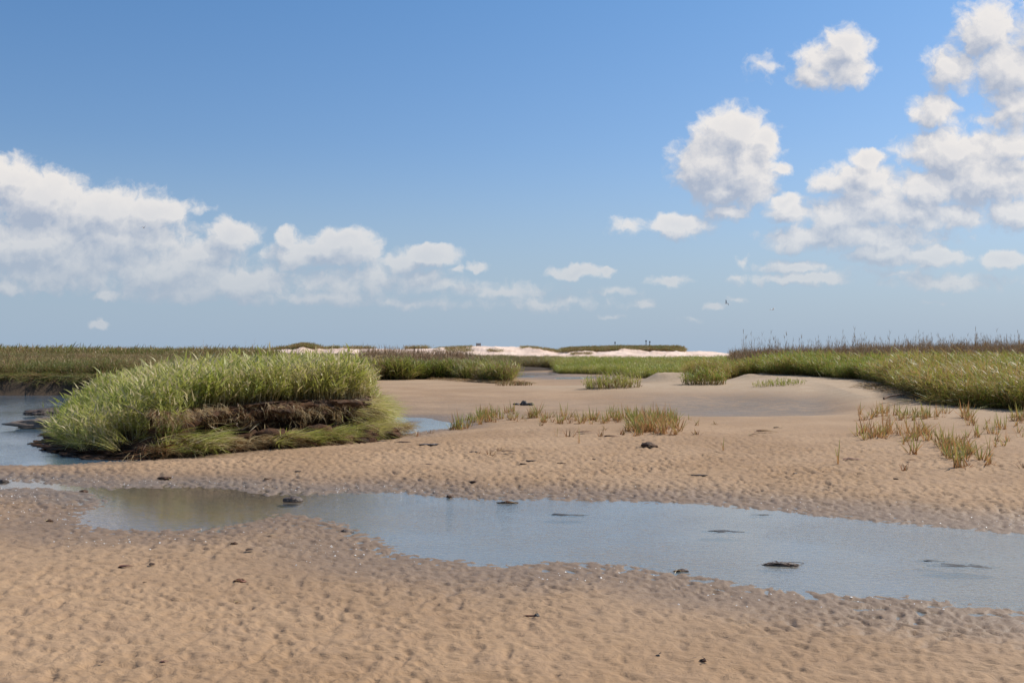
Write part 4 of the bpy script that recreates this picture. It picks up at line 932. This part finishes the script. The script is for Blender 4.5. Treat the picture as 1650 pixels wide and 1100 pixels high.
cane(pw(1424, 642, 26.8), pw(1458, 636, 27.6), .03, 'dark root lying on the sand left of the eroded edge', M_wrack)
# tall thin dead stems rising from behind the island
for i, (px, py, lb) in enumerate([(328, 541, 'lone tall dead stem standing furthest left behind the island grass'), (366, 548, 'leaning dead stem left of the forked group above the island'), (394, 544, 'left dead stem of the forked group above the island'), (403, 552, 'short middle dead stem of the forked group above the island'),
        (412, 539, 'tallest dead stem of the forked group above the island'), (409, 550, 'thin crossing dead stem of the forked group'), (430, 546, 'slim dead stem just right of the forked group'), (439, 549, 'last dead stem right of the forked group')]):
    Yb = 31.5; lean = [.02, -.12, -.10, .02, .12, .1, -.03, .02][i]; top = pw(px, py, Yb); base = (top[0] - lean * 2, Yb, .6)
    V_, F_, T_, L_ = [], [], [], []; d = Vector(top) - Vector(base); base_ln = d.length
    ribbon(V_, F_, T_, L_, (0, 0, 0), tuple(d), None, base_ln, .022, .03, 6, .3)
    for k in range(4): ribbon(V_, F_, T_, L_, tuple(d * (.6 + .09 * k)), (random.uniform(-.4, .4), 0, 1), None, .12, .01, .2, 2, .5)
    o = mesh_obj('dead_reed', V_, F_, M_stalk, True, None, {'t': T_, 'leaf': L_}); o.location = base; tag(o, lb, 'dead stem')

# ------------------------------------------------------------------ white chips standing in for sun glints in the wet zone
SV, SF = [], []
cnt = 0
while cnt < 520:
    n = 3000; X = rng.uniform(-9, 9, n); Y = rng.uniform(6.5, 16, n); s_ = poly_sd(X, Y, POOL)
    dens = np.exp(-((s_ - .35) / .45) ** 2) * (s_ > 0) * (.35 + .9 * sstep(2, -6, X)) * np.clip(.5 + 1.4 * fbm(X * .8, Y * .8, 2), 0, 1) * (np.abs(X / Y) < .55)
    ok = rng.random(n) < dens
    for x, y in zip(X[ok], Y[ok]):
        z = Hs(x, y); r_ = rng.uniform(.004, .010); a0 = rng.uniform(0, 6.28); tilt = rng.normal(0, .25, 2); i0 = len(SV); el = rng.uniform(.5, .9)
        for k in range(7):
            a_ = 6.283 * k / 7; dx_, dy_ = r_ * math.cos(a_), r_ * math.sin(a_) * el; X_ = dx_ * math.cos(a0) - dy_ * math.sin(a0); Y_ = dx_ * math.sin(a0) + dy_ * math.cos(a0)
            SV.append((x + X_, y + Y_, z + .001 + X_ * tilt[0] + Y_ * tilt[1]))
        SV.append((x, y, z + .002 + r_ * .45))
        SF += [(i0 + k, i0 + (k + 1) % 7, i0 + 7) for k in range(7)]; cnt += 1
o = mesh_obj('glint_chips', SV, SF, M_glint); tag(o, 'tiny white chips standing in for sun glints on the wet sand round the pool', 'glints', kind='stuff')

# ------------------------------------------------------------------ things on the far dune
def box_bm(dims, loc, bevel=.02):
    import bmesh
    bm = bmesh.new(); bmesh.ops.create_cube(bm, size=1); bmesh.ops.scale(bm, vec=dims, verts=bm.verts); bmesh.ops.bevel(bm, geom=bm.edges[:], offset=bevel, segments=1, affect='EDGES')
    bmesh.ops.translate(bm, vec=loc, verts=bm.verts); return bm
def bm_child(name, bm, mat, par):
    me = bpy.data.meshes.new(name); bm.to_mesh(me); bm.free(); me.materials.append(mat); return child(name, me, par)
Yb = 252.; zb = float(dune_z(771, Yb)); e = bpy.data.objects.new('beach_notice_board', None); C.objects.link(e); e.location = ((771 - CX) / F * Yb, Yb, zb); tag(e, 'small weathered grey board on two posts atop the white dune', 'board')
for i in range(4): bm_child('board_plank', box_bm((1.15, .06, .15), (0, 0, .22 + .165 * i), .01), M_woodbox, e)
for s_ in (-.5, .5): bm_child('post', box_bm((.09, .09, 1.0), (s_, .08, .35), .01), M_wood, e)
for px, h_, lb in [(991, 1.0, 'lone dark post in the dune grass left of the pair'), (1041, 1.35, 'taller left post of the pair in the dune grass'), (1047, 1.15, 'shorter right post of the pair in the dune grass')]:
    zb = float(dune_z(px, 255)); e = bpy.data.objects.new('marker_post', None); C.objects.link(e); e.location = ((px - CX) / F * 255, 255, zb + .5); tag(e, lb, 'post')
    bm_child('shaft', box_bm((.16, .16, h_), (0, 0, h_ / 2), .02), M_wrack, e); bm_child('cap', box_bm((.34, .34, .3), (0, 0, h_), .05), M_black, e)

# ------------------------------------------------------------------ gulls
def gull(px, py, Y, rz, roll, label, flap):
    x, yy2, z = pw(px, py, Y); e = bpy.data.objects.new('gull', None); C.objects.link(e); e.location = (x, yy2, z); e.rotation_euler = (roll, 0, rz); tag(e, label, 'gull')
    xs = [-.27, -.2, -.1, .02, .12, .18, .22, .26]; rs = [.012, .03, .055, .065, .05, .035, .035, .012]
    Vt, Ft = tube([(a_, 0, 0) for a_ in xs], rs, 10); me = bpy.data.meshes.new('body'); me.from_pydata(Vt, [], Ft); me.materials.append(M_gw); me.polygons.foreach_set('use_smooth', np.ones(len(me.polygons), bool)); child('body', me, e)
    Vt, Ft = tube([(.25, 0, 0), (.29, 0, -.004), (.31, 0, -.008)], [.012, .009, .003], 6); me = bpy.data.meshes.new('bill'); me.from_pydata(Vt, [], Ft); me.materials.append(M_gb); child('bill', me, e)
    me = bpy.data.meshes.new('tail'); me.from_pydata([(-.22, -.02, .01), (-.22, .02, .01), (-.38, .07, .012), (-.38, -.07, .012), (-.22, 0, -.005), (-.38, 0, .0)], [], [(0, 1, 2, 3), (0, 4, 5, 3), (1, 4, 5, 2)]); me.materials.append(M_gw); child('tail', me, e)
    for s_ in (-1, 1):
        prof = [(0, .10, -.10, 0), (.18, .11, -.09, .10 * flap), (.36, .12, -.05, .16 * flap), (.52, .04, -.09, .13 * flap), (.68, -.08, -.14, .06 * flap)]
        Vw = []; 
        for (sp_, fr_, bk, zz) in prof: Vw += [(fr_, s_ * (sp_ + .03), zz + .012), (bk, s_ * (sp_ + .03), zz), (fr_ * .5 + bk * .5, s_ * (sp_ + .03), zz + .022)]
        Fw = []
        for k in range(4): a_ = 3 * k; Fw += [(a_, a_ + 2, a_ + 5, a_ + 3), (a_ + 2, a_ + 1, a_ + 4, a_ + 5), (a_ + 1, a_, a_ + 3, a_ + 4)]
        me = bpy.data.meshes.new('wing'); me.from_pydata(Vw, [], Fw); me.materials.append(M_gg if flap > 2 else M_gw); child('wing', me, e)
gull(1170, 489, 190, 2.4, .7, 'dark-looking gull banking steeply, left one of the pair over the right dune', 3.0)
gull(1245, 499, 170, 0.4, -.2, 'white gull gliding low above the right meadow', 1.2)
gull(232, 367, 200, -.4, .3, 'tiny pale gull high in front of the left cloud bank', 1.5)
